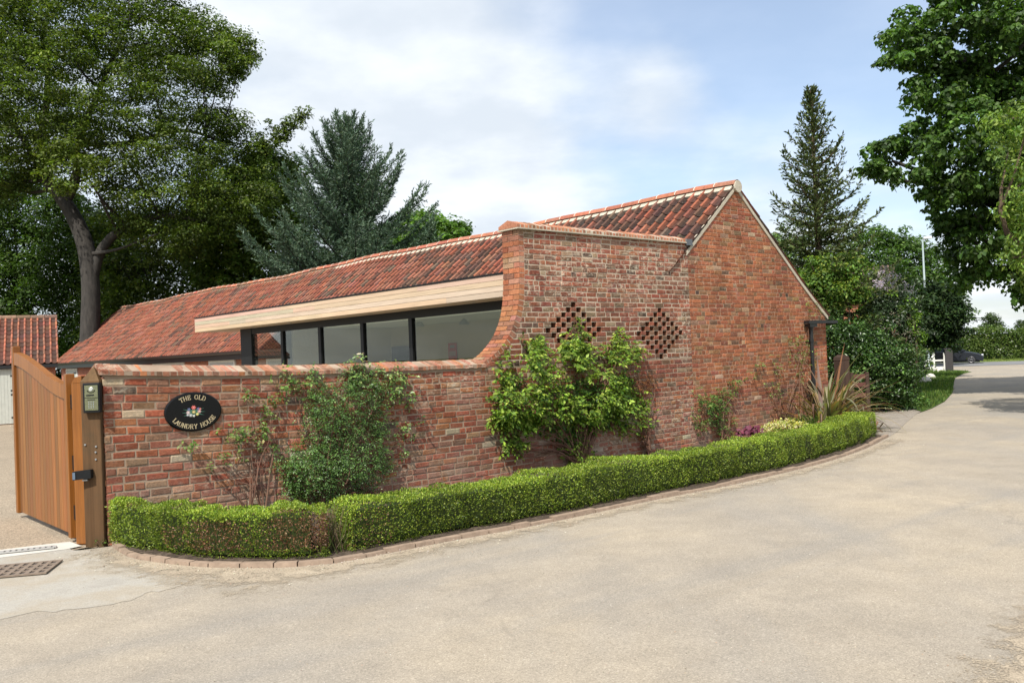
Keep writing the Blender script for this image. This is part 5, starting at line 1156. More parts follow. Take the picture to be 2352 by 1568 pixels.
V, F, C = join_geo(gs_); np_obj('dead_leaves', V, F, C, LEAF, phm)
lil = wpt(1868, 985, .50); lil[2] = .03; ll = empty('daylily_clump', lil, 0, 'green strappy grass like clump with dry blades at the foot of the phormium', 'plant')
gs_ = [sword([random.uniform(-.35, .35), random.uniform(-.2, .2), 0], random.uniform(0, 6.28), random.uniform(.8, 1.5), random.uniform(.35, .68), .018, random.uniform(.6, 2.2), jitc(random.choice([(.08, .15, .03), (.12, .19, .05), (.06, .11, .025), (.22, .20, .09)])), fold=.004, seg=6) for _ in range(190)]
V, F, C = join_geo(gs_); np_obj('blades', V, F, C, LEAF, ll)
def mound(name, label, pos, rx, ry, h, n, size, cols, mt=None, wid=.6):
    root = empty(name, pos, 0, label, 'plant'); a = rng.random(n)*2*math.pi; r = np.sqrt(rng.random(n)); z = h*np.sqrt(np.clip(1-r*r*.85, 0, 1))*rng.uniform(.55, 1, n)
    P = np.stack([np.cos(a)*r*rx, np.sin(a)*r*ry, z], axis=1); D = nrm(rand_dir(n)+np.array([0, 0, .3])); V, F, C = leaf_geo(P, D, nrm(rand_dir(n)*.6+np.array([0, -.4, 1])), size*rng.uniform(.6, 1.2, n), palette(n, cols, .15), wid, .08)
    np_obj('foliage', V, F, C, mt or LEAF, root); mb = MB()
    for k in range(7): e = [math.cos(k)*rx*.5, math.sin(k*1.7)*ry*.5, h*.6]; mb.tube([(0, 0, 0), e], .006, 4)
    mb.build('stems', STEM, root) if False else mb.build('stem', STEM, root); return root
eu = wpt(1805, 990, .45); eu[2] = .03; mound('variegated_euonymus', 'low yellow and cream leaved shrub behind the curved hedge', eu, .48, .26, .30, 900, .045, [(.50, .46, .10), (.58, .55, .26), (.30, .36, .07), (.62, .58, .34)])
he = wpt(1727, 1008, .45); he[2] = .03; mound('purple_heuchera', 'small plant with broad plum purple leaves behind the hedge', he, .24, .18, .24, 130, .085, [(.14, .035, .06), (.20, .06, .10), (.09, .02, .04)], LEAFG, .9)
wdp = ground(232, 1252); mound('small_weed', 'tiny green weed growing at the foot of the wall end', [wdp[0], wdp[1], 0], .05, .05, .07, 40, .035, G_MD)
wdp = ground(752, 1262); mound('leafy_weed', 'pale leafy weed poking out under the short hedge', [wdp[0], wdp[1]+.02, .03], .10, .06, .13, 70, .05, [(.16, .28, .05), (.22, .34, .08)])
# dry twigs in the gap between the two hedges
tw = (KP[i_gap0-1]+KP[i_gap1])/2+KN[(i_gap0+i_gap1)//2]*.32; dt = empty('dead_twigs', (tw[0], tw[1], .03), 0, 'thin dead grey twigs filling the gap between the two hedges', 'plant'); mb = MB()
for k in range(70):
    p = np.array([random.gauss(0, .06), random.gauss(0, .07), 0]); q = p+np.array([random.gauss(0, .06), random.gauss(0, .06), random.uniform(.18, .44)]); mb.tube([p, (p+q)/2+np.array([random.gauss(0, .02), random.gauss(0, .02), 0]), q], [.003, .0025, .0015], 3, jitc(random.choice([(.20, .14, .09), (.26, .20, .13), (.12, .17, .04)])), cap=False)
mb.build('twigs', BOX, dt)

# ------------------------------------------------------------------ trees
def crown_geo(poly, Y, thick, ncl, rcl, nl, ls, cols, squash=.65, Rn=90, w=None, upb=.6, cl=None, wid=.55, droop=0., dmin=0., jit=9.):
    q = sample_poly(poly, ncl); q = q+rng.normal(0, jit, q.shape)*(rng.random((ncl, 1)) < .4); dd = np.sqrt(np.clip(edge_dist(q, poly)/Rn, 0, 1)); Yc = Y+rng.uniform(-1, 1, ncl)*thick*dd
    C = np.array([at(x, y, Y_) for (x, y), Y_ in zip(q, Yc)])
    rr = rcl*rng.uniform(.6, 1.3, ncl); n = ncl*nl; c = np.repeat(C, nl, axis=0); r = np.repeat(rr, nl)[:, None]; d = rand_dir(n); d[:, 2] = np.where(rng.random(n) < .35, np.abs(d[:, 2]), d[:, 2])
    P = c+d*r*(.35+.65*rng.random((n, 1))**.5)*np.array([1, 1, squash]); N = nrm(d*.6+np.array([0, 0, upb])+rand_dir(n)*.55); D = nrm(np.cross(N, rand_dir(n))+np.array([0, 0, -droop]))
    tone = np.repeat(1+rng.normal(0, .27, ncl), nl)[:, None]; col_ = palette(n, cols, .18, w)*np.clip(tone, .5, 1.7)
    return leaf_geo(P, D, N, ls*rng.uniform(.6, 1.3, n), col_, wid, .1), C
def tree(name, label, cat, base, crowns, trunk, Y, m_l=LEAF, bark=BARK, group=None, nb=26, br=.09, mt_pts=None):
    root = empty(name, (base[0], base[1], terr(base[1])), 0, label, cat, group); o = np.array([base[0], base[1], terr(base[1])]); gs_ = []; CC = []
    for cr_ in crowns:
        g, C = crown_geo(**cr_); gs_.append(g); CC.append(C)
    V, F, C = join_geo(gs_); np_obj('crown', V-o, F, C, m_l, root); CC = np.concatenate(CC); mb = MB(); nodes = []
    for pts in trunk:
        P = smooth_path([list(p[:3])+[p[3]] for p in pts], .5); mb.tube([p[:3]-o for p in P], [p[3] for p in P], 12); nodes += [p for p in P[len(P)//3:] if p[3] > .055 or trunk[0][0][3] < .3]
    if nodes:
        nodes = np.array(nodes); idx = rng.choice(len(CC), min(nb, len(CC)), replace=False)
        for i in idx:
            c = CC[i]; d = np.linalg.norm(nodes[:, :3]-c, axis=1)+np.maximum(0, nodes[:, 2]-c[2]+.5)*2; k = int(np.argmin(d+rng.random(len(d))*1.0)); a = nodes[k]; r0 = min(a[3]*.6, br)
            P = smooth_path([a[:3], a[:3]+(c-a[:3])*.45+np.array([0, 0, -.05*np.linalg.norm(c-a[:3])])+rand_dir(1)[0]*.15, c], .4); mb.tube([p-o for p in P], list(np.linspace(r0, .018, len(P))), 6)
    mb.build('trunk', bark, root, smooth=True); return root
def tp(px, py, Y, r): return (*at(px, py, Y), r)
G_BEECH = [(.060, .095, .014), (.085, .125, .020), (.125, .165, .030), (.040, .066, .011)]
G_SYC = [(.050, .10, .020), (.070, .135, .025), (.10, .175, .035), (.035, .07, .015)]
G_LIME = [(.11, .18, .03), (.15, .23, .035), (.08, .14, .025), (.19, .26, .05)]
G_WOOD = [(.045, .085, .016), (.06, .11, .022), (.032, .06, .012)]
Y1 = 40
b = at(206, 770, Y1)
tree('beech_tree', 'tall beech with a bare curving grey trunk rising behind the barn at the left', 'tree', (b[0], b[1]), [
    dict(poly=[(-170, -160), (430, -160), (425, -20), (450, 20), (505, 50), (560, 85), (585, 150), (545, 195), (515, 250), (560, 300), (600, 350), (628, 430), (600, 500), (520, 560), (420, 600), (330, 590), (270, 520), (230, 420), (175, 390), (100, 395), (40, 440), (-40, 470), (-170, 470)], Y=Y1, thick=4.4, ncl=1900, rcl=.74, nl=135, ls=.14, squash=.5, cols=G_BEECH, Rn=160),
    dict(poly=[(90, 330), (180, 320), (250, 370), (230, 430), (140, 440), (95, 400)], Y=Y1-3.5, thick=.6, ncl=46, rcl=.5, nl=70, ls=.15, cols=G_BEECH[1:3]),
    dict(poly=[(500, 70), (560, 82), (590, 120), (560, 180), (500, 170)], Y=Y1-1, thick=.8, ncl=30, rcl=.4, nl=55, ls=.15, cols=G_BEECH[:3]),
    dict(poly=[(590, 310), (640, 290), (690, 255), (715, 245), (705, 275), (660, 320), (640, 350), (600, 370)], Y=Y1, thick=.4, ncl=60, rcl=.26, nl=45, ls=.14, cols=G_BEECH[:3])],
    [[tp(206, 880, Y1, .50), tp(207, 760, Y1, .43), tp(208, 650, Y1, .40), (*at(195, 560, Y1), .38), tp(165, 490, Y1, .34), tp(130, 440, Y1, .28), tp(100, 400, Y1, .22), tp(95, 320, Y1, .18), tp(110, 200, Y1, .13), tp(100, 50, Y1, .07)],
     [tp(212, 640, Y1, .26), tp(235, 570, Y1, .22), tp(290, 520, Y1, .17), tp(380, 495, Y1, .12), tp(470, 510, Y1, .07)], [tp(150, 465, Y1, .24), tp(175, 410, Y1, .2), tp(180, 330, Y1, .16), tp(240, 180, Y1, .11), tp(300, 40, Y1, .06)],
     [tp(180, 330, Y1, .14), tp(290, 330, Y1, .12), tp(420, 300, Y1, .08), tp(520, 330, Y1, .05)], [tp(100, 400, Y1, .2), tp(60, 330, Y1, .14), tp(10, 250, Y1, .1)]], Y1, nb=70)
for (nm, lab, poly, Y, bp, cols, ncl, rcl) in [
    ('woodland_tree', 'light green leafy tree low behind the bare beech trunk at the far left', [(-160, 380), (60, 400), (150, 430), (260, 520), (330, 600), (330, 900), (-160, 900)], 50, (60, 860), G_WOOD+[(.08, .14, .025)], 760, .8),
    ('woodland_tree', 'dark shady tree behind the barn roof right of the beech trunk', [(190, 500), (300, 480), (470, 500), (560, 560), (560, 760), (200, 900)], 47, (350, 860), G_BEECH, 270, .72),
    ('woodland_tree', 'dark broad tree between the beech and the blue cedar', [(440, 420), (520, 400), (600, 360), (660, 345), (690, 400), (700, 500), (720, 640), (640, 720), (480, 740), (420, 560)], 44, (580, 860), G_BEECH[:3]+[(.07, .13, .02)], 300, .66),
    ('woodland_tree', 'bright green tree top peeping over the ridge right of the blue cedar', [(930, 500), (985, 475), (1020, 505), (1060, 520), (1080, 545), (1040, 600), (900, 620), (880, 540)], 42, (980, 760), [(.07, .14, .02), (.10, .18, .03)], 110, .5)]:
    b = at(*bp, Y); tree(nm, lab, 'tree', (b[0], b[1]), [dict(poly=poly, Y=Y, thick=3., ncl=int(ncl*1.9), rcl=rcl*1.1, nl=95, ls=.20, cols=cols, Rn=100)], [[(b[0], b[1], 0, .25), (b[0]+.2, b[1], 3., .2), (b[0]+.1, b[1], 6., .10)]], Y, group='trees behind the barn', nb=24)
# right hand trees
b = (17.2, 24.5)
tree('sycamore_tree', 'large dark green sycamore overhanging the lane from the right', 'tree', b, [
    dict(poly=[(2520, -160), (2160, -160), (2135, 0), (2075, 35), (2035, 85), (2028, 150), (2062, 160), (2130, 145), (2150, 165), (2210, 185), (2260, 190), (2520, 200)], Y=24, thick=2.2, ncl=340, rcl=.36, nl=88, ls=.145, cols=G_SYC, Rn=110, droop=.5, wid=.75, squash=.6),
    dict(poly=[(2150, 175), (2090, 190), (2075, 225), (2110, 250), (2140, 270), (2090, 285), (2080, 300), (2020, 325), (1982, 365), (1995, 410), (2040, 415), (2100, 430), (2140, 490), (2200, 520), (2520, 520), (2520, 180)], Y=24, thick=2.4, ncl=420, rcl=.36, nl=88, ls=.145, cols=G_SYC, Rn=120, droop=.5, wid=.75, squash=.6),
    dict(poly=[(2150, 490), (2172, 560), (2190, 610), (2190, 650), (2225, 672), (2250, 640), (2300, 635), (2350, 700), (2520, 730), (2520, 480)], Y=24.5, thick=2.2, ncl=250, rcl=.36, nl=88, ls=.145, cols=G_SYC, Rn=110, droop=.5, wid=.75, squash=.6),
    dict(poly=[(2352, 100), (2700, 0), (2700, 760), (2352, 700)], Y=24.5, thick=4.0, ncl=260, rcl=.6, nl=40, ls=.24, cols=G_SYC, Rn=140, droop=.5, wid=.75)],
    [[(17.2, 24.5, -.1, .42), (17.0, 24.5, 2.5, .36), (16.5, 24.4, 5, .30), (15.6, 24.2, 7.5, .22), (14.5, 24, 10.5, .1)], [(17, 24.5, 3, .2), tp(2300, 480, 24.5, .14), tp(2180, 420, 24.2, .09), tp(2050, 370, 24, .04)], [(16.5, 24.5, 5.5, .18), tp(2280, 200, 24, .13), tp(2180, 120, 24, .09), tp(2070, 110, 24, .04)], [(17, 24.5, 3.4, .16), tp(2330, 560, 24.6, .1), tp(2230, 600, 24.5, .06)]], 24, nb=70)
tree('ash_tree', 'yellow green ash foliage hanging in front of the dark sycamore at the right edge', 'tree', (14.2, 18.2), [
    dict(poly=[(2285, 255), (2352, 195), (2560, 170), (2560, 700), (2400, 690), (2335, 640), (2300, 590), (2320, 520), (2285, 470), (2300, 400), (2262, 340)], Y=17.5, thick=1.2, ncl=230, rcl=.30, nl=60, ls=.11, cols=G_LIME, Rn=90, droop=.5, wid=.42)],
    [[(14.2, 18.2, -.1, .2), (13.6, 18, 2.5, .16), (12.6, 17.8, 4.5, .12), (11.8, 17.6, 6, .06)], [(13.6, 18, 2.6, .1), tp(2340, 560, 17.5, .06), tp(2300, 430, 17.5, .03)]], 17.5, nb=30, bark=BARKB)
def shrub(name, label, poly, Y, thick, ncl, rcl, ls, cols, cat='shrub', m_l=LEAFG, nl=60, flowers=None, wid=.5, bp=None, group=None, h=2.0, droop=0.):
    P = np.asarray(poly, float); bx, by = (P[:, 0].mean(), P[:, 1].max()) if bp is None else bp; b = at(bx, by, Y); cr_ = [dict(poly=poly, Y=Y, thick=thick, ncl=ncl, rcl=rcl, nl=nl, ls=ls, cols=cols, Rn=60, wid=wid, droop=droop, jit=16.)]
    r = tree(name, label, cat, (b[0], b[1]), cr_, [[(b[0], b[1], terr(b[1])-.05, .07), (b[0]+.1, b[1], h*.5, .05), (b[0]+.15, b[1]+.1, h, .03)], [(b[0], b[1], 0, .05), (b[0]-.3, b[1]-.1, h*.6, .03), (b[0]-.5, b[1], h, .02)]], Y, m_l=m_l, nb=12, br=.03, bark=BARKB, group=group)
    if flowers:
        fp, n, s_, fc, bunch = flowers; o = np.array(r.location); q = sample_poly(fp, n); C = np.array([at(x, y, Y-thick*.75-random.uniform(0, .3)) for x, y in q]); C = np.repeat(C, bunch, axis=0)+rng.normal(0, s_*.9, (n*bunch, 3)); N = nrm(rand_dir(len(C))+np.array([0, -1.2, .6]))
        V, F, CC = leaf_geo(C-o, nrm(np.cross(N, rand_dir(len(C)))), N, s_*rng.uniform(.6, 1.2, len(C)), palette(len(C), fc, .1), .8, .1); np_obj('blossom', V, F, CC, LEAF, r)
    return r
house = empty('brick_house', (20.6, 56, -.7), R_(-18), 'house with a brown tiled roof half hidden behind the spruce and shrubs', 'house')
mb = MB(); mb.box((-3.6, -3, -.1), (3.6, 3, 4.8)); mb.prism([(-3, 4.8), (3, 4.8), (0, 6.9)], -3.59, 3.59, fn=lambda a, b, h: (h, a, b)); mb.build('wall', YBRICK, house)
mb = MB(); sl_ = math.hypot(3.3, 2.35)
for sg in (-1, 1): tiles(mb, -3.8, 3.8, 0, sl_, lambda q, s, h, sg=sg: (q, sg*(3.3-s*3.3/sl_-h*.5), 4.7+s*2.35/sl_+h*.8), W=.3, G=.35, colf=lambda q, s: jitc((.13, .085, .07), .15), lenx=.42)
mb.build('roof', TILE, house)
ch = bpy.data.objects['roof.001'] if False else house.children[-1]
mb = MB(); mb.box((-3.2, -.35, 6.2), (-2.4, .35, 7.7)); mb.build('chimney', YBRICK, ch)
for x in (-2.2, .6): mb = MB(); mb.box((x, -3.03, 1.2), (x+1.2, -3.003, 2.4)); f_ = mb.build('window', WHITE, house); mb = MB(); mb.box((x+.08, -3.045, 1.28), (x+1.12, -3.031, 2.32)); mb.build('pane', CARGLASS, f_)
shrub('sycamore_tree', 'rounded mid green tree behind the shrubs left of the lamp post', [(1930, 560), (1990, 520), (2060, 545), (2130, 555), (2165, 590), (2195, 640), (2215, 740), (2185, 745), (1960, 800), (1920, 650)], 64, 3.5, 460, .72, .28, G_SYC, cat='tree', m_l=LEAF, bp=(2060, 800), h=5)
shrub('green_tree', 'small green tree top showing between the gable slope and the spruce', [(1775, 545), (1800, 540), (1850, 560), (1880, 640), (1860, 720), (1810, 640)], 33, 1.0, 60, .35, .15, G_SYC, cat='tree', m_l=LEAF, bp=(1850, 800), h=3)
shrub('yew_tree', 'dense dark upright yew between the shrubs and the lane end', [(2090, 690), (2120, 670), (2160, 665), (2200, 700), (2208, 745), (2192, 772), (2170, 785), (2150, 788), (2110, 792), (2080, 760)], 36, 1.2, 520, .30, .15, [(.012, .030, .008), (.020, .045, .010), (.035, .065, .014)], cat='tree', m_l=NEEDLE, nl=75, wid=.45, bp=(2100, 850), h=3)
shrub('laurel_bush', 'dark low bush under the yew beside the white rail fence', [(2070, 780), (2108, 795), (2108, 840), (2075, 865)], 33, .8, 110, .22, .11, [(.02, .045, .012), (.035, .07, .016)], bp=(2100, 868), h=.8)
shrub('lilac_bush', 'lilac bush with pale mauve blossom behind the holly', [(1960, 640), (2010, 610), (2060, 625), (2110, 660), (2110, 740), (1980, 760)], 29, .9, 90, .3, .12, G_SYC, m_l=LEAF, flowers=([(1995, 635), (2040, 620), (2100, 655), (2105, 690), (2060, 680), (2010, 668)], 70, .06, [(.50, .42, .62), (.62, .55, .72)], 14), bp=(2040, 850), h=3)
shrub('holly_bush', 'glossy grey green holly with pale flecks beside the lane', [(1985, 720), (2010, 690), (2060, 670), (2100, 690), (2112, 770), (2108, 830), (2090, 885), (2060, 900), (1990, 900), (1960, 820)], 22.3, 1.1, 420, .24, .075, [(.035, .06, .025), (.05, .08, .035), (.025, .045, .018)], flowers=([(2000, 740), (2060, 700), (2110, 740), (2130, 830), (2060, 870), (2000, 860)], 110, .022, [(.30, .28, .20), (.34, .29, .22)], 6), bp=(2060, 925), h=2)  # small pale flecks strewn over the front of the foliage
shrub('privet_bush', 'yellow green bush between the dark yew and the holly', [(2070, 700), (2105, 715), (2118, 780), (2108, 840), (2098, 835), (2095, 780)], 21.9, .25, 36, .16, .07, [(.12, .22, .02), (.17, .28, .035), (.08, .15, .018)], m_l=LEAF, bp=(2090, 905), h=.5)
shrub('elder_bush', 'light green bushy shrub behind the sloping gable verge', [(1838, 640), (1870, 605), (1930, 590), (1975, 620), (1985, 680), (1930, 715), (1870, 715)], 21.8, .7, 190, .28, .09, [(.09, .17, .03), (.13, .22, .04), (.06, .12, .02), (.22, .27, .05)], m_l=LEAF, bp=(1930, 860), h=3.5)
shrub('ivy_thicket', 'dark ivy clad thicket behind the gable corner and phormium', [(1885, 735), (1960, 740), (2010, 770), (2090, 800), (2100, 860), (2085, 915), (1990, 925), (1930, 925), (1895, 905)], 20.6, .8, 620, .24, .07, [(.018, .045, .010), (.03, .065, .014), (.05, .10, .02), (.08, .15, .03)], bp=(1960, 960), h=2)
shrub('nettle_patch', 'low bright green nettles and ground elder at the foot of the thicket', [(1965, 905), (2010, 885), (2060, 880), (2100, 900), (2112, 930), (2060, 938), (1980, 935)], 20.8, .5, 170, .13, .07, [(.07, .14, .035), (.10, .19, .045), (.14, .23, .06)], m_l=LEAF, bp=(2040, 940), h=.3, nl=40)

def conifer(name, label, base, H, R, nwh, perw, z0, asc0, asc1, cols, nd_len, nd_w, lean=0., tw=.30, pw=.85, bark=BARKB, droopf=.3, tipup=.3, seed=3, kper=9, var=.25):
    rs = np.random.default_rng(seed); root = empty(name, (*base, 0), 0, label, 'tree'); mb = MB(); gP = []; gD = []
    mb.tube([(0, 0, -.1), (0.02, 0, H*.5), (0, 0, H)], [H*.018, H*.011, .012], 8)
    for k in range(nwh):
        f = k/(nwh-1); z = z0+(H*.97-z0)*f**.92; m_ = perw
        for b_ in range(m_):
            az = 2*math.pi*(b_+rs.uniform(-.3, .3))/m_+k*2.4; L_ = R*((1-(z/H))**pw)*(1.1-var*3*rs.random()**2)+.12; asc = asc0+(asc1-asc0)*f+rs.normal(0, .12)
            n = max(4, int(L_/.12)); P = [np.array([0, 0, z])]; el = asc
            for i in range(n):
                t = i/n; e = el-droopf*math.sin(t*math.pi)*1.0*(1-f)+tipup*max(0, t-.5)*2; P.append(P[-1]+np.array([math.cos(az)*math.cos(e), math.sin(az)*math.cos(e), math.sin(e)])*L_/n)
            P = np.array(P); mb.tube(P, list(np.linspace(.010+.012*L_, .004, len(P))), 4, cap=False)
            for i in range(1, len(P)):
                t = i/(len(P)-1); dr = nrm((P[i]-P[i-1])[None])[0]; sd = np.cross(dr, [0, 0, 1.]); 
                for sg in (-1, 1):
                    tl = L_*tw*(1-.75*t)*rs.uniform(.6, 1.2)+.06; d = nrm((dr*.75+sd*sg*.9+np.array([0, 0, rs.normal(-.05, .22)]))[None])[0]
                    kk = max(2, int(tl*kper/.3)); tt = (np.arange(kk)+rs.random(kk))/kk*tl; gP.append(P[i]+d*tt[:, None]); gD.append(nrm(d+rs.normal(0, .45, (kk, 3))))
                kk = 3; gP.append(P[i-1]+(P[i]-P[i-1])*rs.random((kk, 1))); gD.append(nrm(dr+rs.normal(0, .5, (kk, 3))))
            kk = 4; gP.append(np.repeat(P[-1:], kk, axis=0)); gD.append(nrm(dr+rs.normal(0, .2, (kk, 3))))
    Pt = np.stack([np.zeros(60), np.zeros(60), np.linspace(H*.86, H, 60)], 1); gP.append(Pt); gD.append(nrm(rs.normal(0, .6, (60, 3))+np.array([0, 0, .8])))
    P = np.concatenate(gP); D = np.concatenate(gD); n = len(P); V, F, C = leaf_geo(P, D, rand_dir(n), nd_len*rng.uniform(.6, 1.3, n), palette(n, cols, .22), nd_w, .08)
    np_obj('crown', V, F, C, NEEDLE, root); mb.build('trunk', bark, root); return root
sb = at(1893, 800, 22.8)
conifer('spruce_tree', 'pointed dark green spruce standing behind the gable', (sb[0]-.05, 22.8), 8.35, 2.85, 27, 7, 1.4, .0, 1.0, [(.05, .075, .022), (.075, .10, .028), (.10, .125, .036), (.035, .055, .018)], .115, .34, seed=5, tw=.28, pw=.95, kper=9, tipup=.7, var=.30)
cb_ = at(812, 600, 34)
conifer('blue_cedar', 'blue grey cedar with upswept layered branches above the barn ridge', (cb_[0], 34.), 11.3, 6.2, 30, 8, 2.4, .25, 1.05, [(.070, .118, .074), (.10, .155, .10), (.045, .08, .048), (.14, .19, .13)], .15, .24, seed=9, tw=.26, pw=.78, kper=11, bark=BARK, droopf=.15, tipup=.5, var=.40)

# ------------------------------------------------------------------ far end of the lane
far = strip(-8, 30, 11.5, 13.5); hb = mr_c+mr_n*12.3
fh = empty('hawthorn_hedge', (hb[0]+mr_d[0]*8, hb[1]+mr_d[1]*8, -.5), 0, 'tall hawthorn hedge with white blossom beyond the main road', 'hedge'); o_ = np.array([hb[0]+mr_d[0]*8, hb[1]+mr_d[1]*8, -.5]); n = 34000
s_ = rng.uniform(-7, 26, n); v_ = rng.uniform(-.9, .9, n); top = 2.75+.12*np.sin(s_*1.1)+.1*np.sin(s_*2.7+1)+rng.exponential(.07, n); z_ = rng.random(n)**.8*top; v_ = np.where(rng.random(n) < .6, -.9+.15*np.sin(s_*2)+.1*np.sin(z_*3+s_), v_)+rng.normal(0, .08, n)
P = np.stack([hb[0]+mr_d[0]*s_+mr_n[0]*v_, hb[1]+mr_d[1]*s_+mr_n[1]*v_, z_-.5], 1); D = rand_dir(n); C = palette(n, [(.06, .10, .02), (.09, .14, .03), (.12, .17, .035)], .2); bl = (rng.random(n) < .035*(1+np.sin(s_*1.7)*np.sin(z_*2.2+s_)*1.5)); C[bl] = (.55, .55, .48)
V, F, C = leaf_geo(P-o_, D, nrm(rand_dir(n)+np.array([-.3, -.6, .6])), rng.uniform(.12, .24, n), C, .6, .1); np_obj('foliage', V, F, C, LEAF, fh)
mb = MB(); c0, c1 = hb+mr_d*-7, hb+mr_d*26
q = [(*(c0-mr_n*.6-o_[:2]), 0), (*(c1-mr_n*.6-o_[:2]), 0), (*(c1+mr_n*.6-o_[:2]), 0), (*(c0+mr_n*.6-o_[:2]), 0)]; mb.hexa(q+[(a, b, 2.3) for a, b, _ in q], (.02, .035, .01)); mb.build('dark_core', BOX, fh)  # solid box painted dark for the shade inside the hedge
for (nm, lab, poly, Y) in [('field_tree', 'small distant oak standing above the hawthorn hedge', [(2250, 752), (2256, 735), (2275, 722), (2292, 728), (2302, 745), (2300, 760), (2250, 762)], 190), ('field_tree', 'distant tree cut by the right edge of the picture', [(2335, 752), (2345, 738), (2375, 735), (2390, 765), (2335, 765)], 200)]:
    b = at(poly[0][0]+25, 765, Y); tree(nm, lab, 'tree', (b[0], b[1]), [dict(poly=poly, Y=Y, thick=2, ncl=60, rcl=.9, nl=40, ls=.5, cols=[(.05, .08, .03), (.07, .10, .035)], Rn=12, jit=2.)], [[(b[0], b[1], -.5, .5), (b[0], b[1], 3, .35), (b[0], b[1], 5, .15)]], Y, nb=8, br=.2)
lp = at(2124, 662, 56.); lamp = empty('street_lamp', (lp[0], 56., -.30), R_(-28), 'tall grey steel street lamp rising behind the dark yew', 'street lamp')
mb = MB(); mb.tube([(0, 0, 0), (0, 0, 1.2), (0, 0, 1.25), (0, 0, 8.3)], [.10, .10, .075, .055], 12); mb.build('column', plain('grey_green_steel', (.42, .50, .50), .5, .3), lamp, smooth=True)
mb = MB(); mb.tube([(0, 0, 8.25), (.06, 0, 8.36), (.18, 0, 8.40)], .035, 8); mb.build('bracket', STEEL, lamp, smooth=True)
mb = MB(); mb.hexa([(.08, -.09, 8.34), (.62, -.07, 8.36), (.62, .07, 8.36), (.08, .09, 8.34), (.12, -.06, 8.47), (.5, -.05, 8.46), (.5, .05, 8.46), (.12, .06, 8.47)]); mb.build('lantern_head', plain('pale_lantern', (.62, .62, .60), .5), lamp)
mb = MB(); mb.box((.14, -.06, 8.31), (.56, .06, 8.338)); mb.build('lantern_lens', plain('lens_grey', (.5, .52, .52), .2), lamp)
# saloon car side on to the lane
cpos = at(2186, 836, 70.); car = empty('parked_car', (cpos[0], cpos[1], terr(cpos[1])+.02), math.atan2(mr_d[1], mr_d[0]), 'dark saloon car passing on the main road at the end of the lane', 'car')
prof_c = [(-2.25, .32), (-2.3, .62), (-2.22, .92), (-1.75, 1.0), (-1.1, 1.03), (.75, .98), (1.4, .90), (1.95, .76), (2.22, .60), (2.3, .42), (2.25, .25)]
def arch(cx): return [(cx+.36*math.cos(a), .30+.36*math.sin(a)) for a in np.linspace(0, math.pi, 9)]
low = [(2.2, .16)]+[(x, z) for x, z in arch(1.42)]+[(-1.0, .14)]+[(x, z) for x, z in arch(-1.36)]+[(-2.2, .2)]
mb = MB(); outl = prof_c+low
N_ = len(outl); base = len(mb.v)
for y, sc_, in ((-.88, 1), (-.80, 1.0), (.80, 1.0), (.88, 1)):
    for (x, z) in outl: mb.v.append((x*(.985 if abs(y) > .85 else 1), y, z if abs(y) < .85 or z < .5 else z-.07))
for r in range(3):
    for i in range(N_): j = (i+1) % N_; mb.f.append((base+r*N_+i, base+r*N_+j, base+(r+1)*N_+j, base+(r+1)*N_+i)); mb.c.append((1, 1, 1))
mb.f.append(tuple(base+i for i in reversed(range(N_)))); mb.c.append((1, 1, 1)); mb.f.append(tuple(base+3*N_+i for i in range(N_))); mb.c.append((1, 1, 1)); mb.build('body', CARP, car, smooth=True)
mb = MB(); mb.box((-2.0, -.7, .10), (2.0, .7, .30)); mb.build('underbody_shade', BLACK, car)  # black floor box standing in for the shadow under the car
gh_ = [(-1.65, .98), (-1.05, 1.34), (-.3, 1.43), (.25, 1.38), (1.0, .97)]
mb = MB(); mb.prism(gh_, -.74, .74, fn=lambda a, b, h: (a, h*(1-.18*(b-.98)/.45), b)); mb.build('glasshouse', CARGLASS, car)
mb = MB(); rf_ = [(-1.15, 1.335), (-.3, 1.445), (.3, 1.395), (.24, 1.37), (-.3, 1.42), (-1.1, 1.31)]; mb.prism(rf_, -.62, .62, fn=lambda a, b, h: (a, h, b)); mb.build('roof', CARP, car)
for y in (-.745, .745):
    mb = MB(); 
    for (a, b) in (((-1.7, .99), (-1.1, 1.34)), ((1.05, .97), (.27, 1.38)), ((-.35, .99), (-.32, 1.42))):
        s__ = 1 if y > 0 else -1
        mb.tube([(a[0], y+.01*s__, a[1]), (b[0], y*(.84)+.01*s__, b[1])], .03, 5)
    mb.build('window_pillars', CARP, car)
for cxw in (-1.36, 1.42):
    for y in (-.80, .80):
        s__ = -1 if y < 0 else 1; mb = MB(); mb.tube([(cxw, y-.10*s__, .31), (cxw, y+.06*s__, .31)], .31, 24); w_ = mb.build('wheel', RUBBER, car, smooth=True)
        mb = MB(); mb.tube([(cxw, y+.061*s__, .31), (cxw, y+.072*s__, .31)], [.07, .05], 12)
        for k in range(5): a = k*2*math.pi/5+.3; mb.tube([(cxw, y+.066*s__, .31), (cxw+math.cos(a)*.21, y+.066*s__, .31+math.sin(a)*.21)], [.035, .022], 6)
        mb.tube([(cxw+math.cos(a)*.215, y+.062*s__, .31+math.sin(a)*.215) for a in np.linspace(0, 2*math.pi, 21)], .016, 5); mb.build('rim', ALLOY, w_)
for y in (-.62, .62): mb = MB(); mb.box((2.12, y-.16, .60), (2.27, y+.16, .70), bev=.02); mb.build('headlight', plain('headlight_glass', (.6, .62, .65), .1), car)
for y in (-.92, .92): mb = MB(); mb.box((.75, y-.08, .98), (.92, y+.08, 1.08), bev=.02); mb.build('mirror', CARP, car)
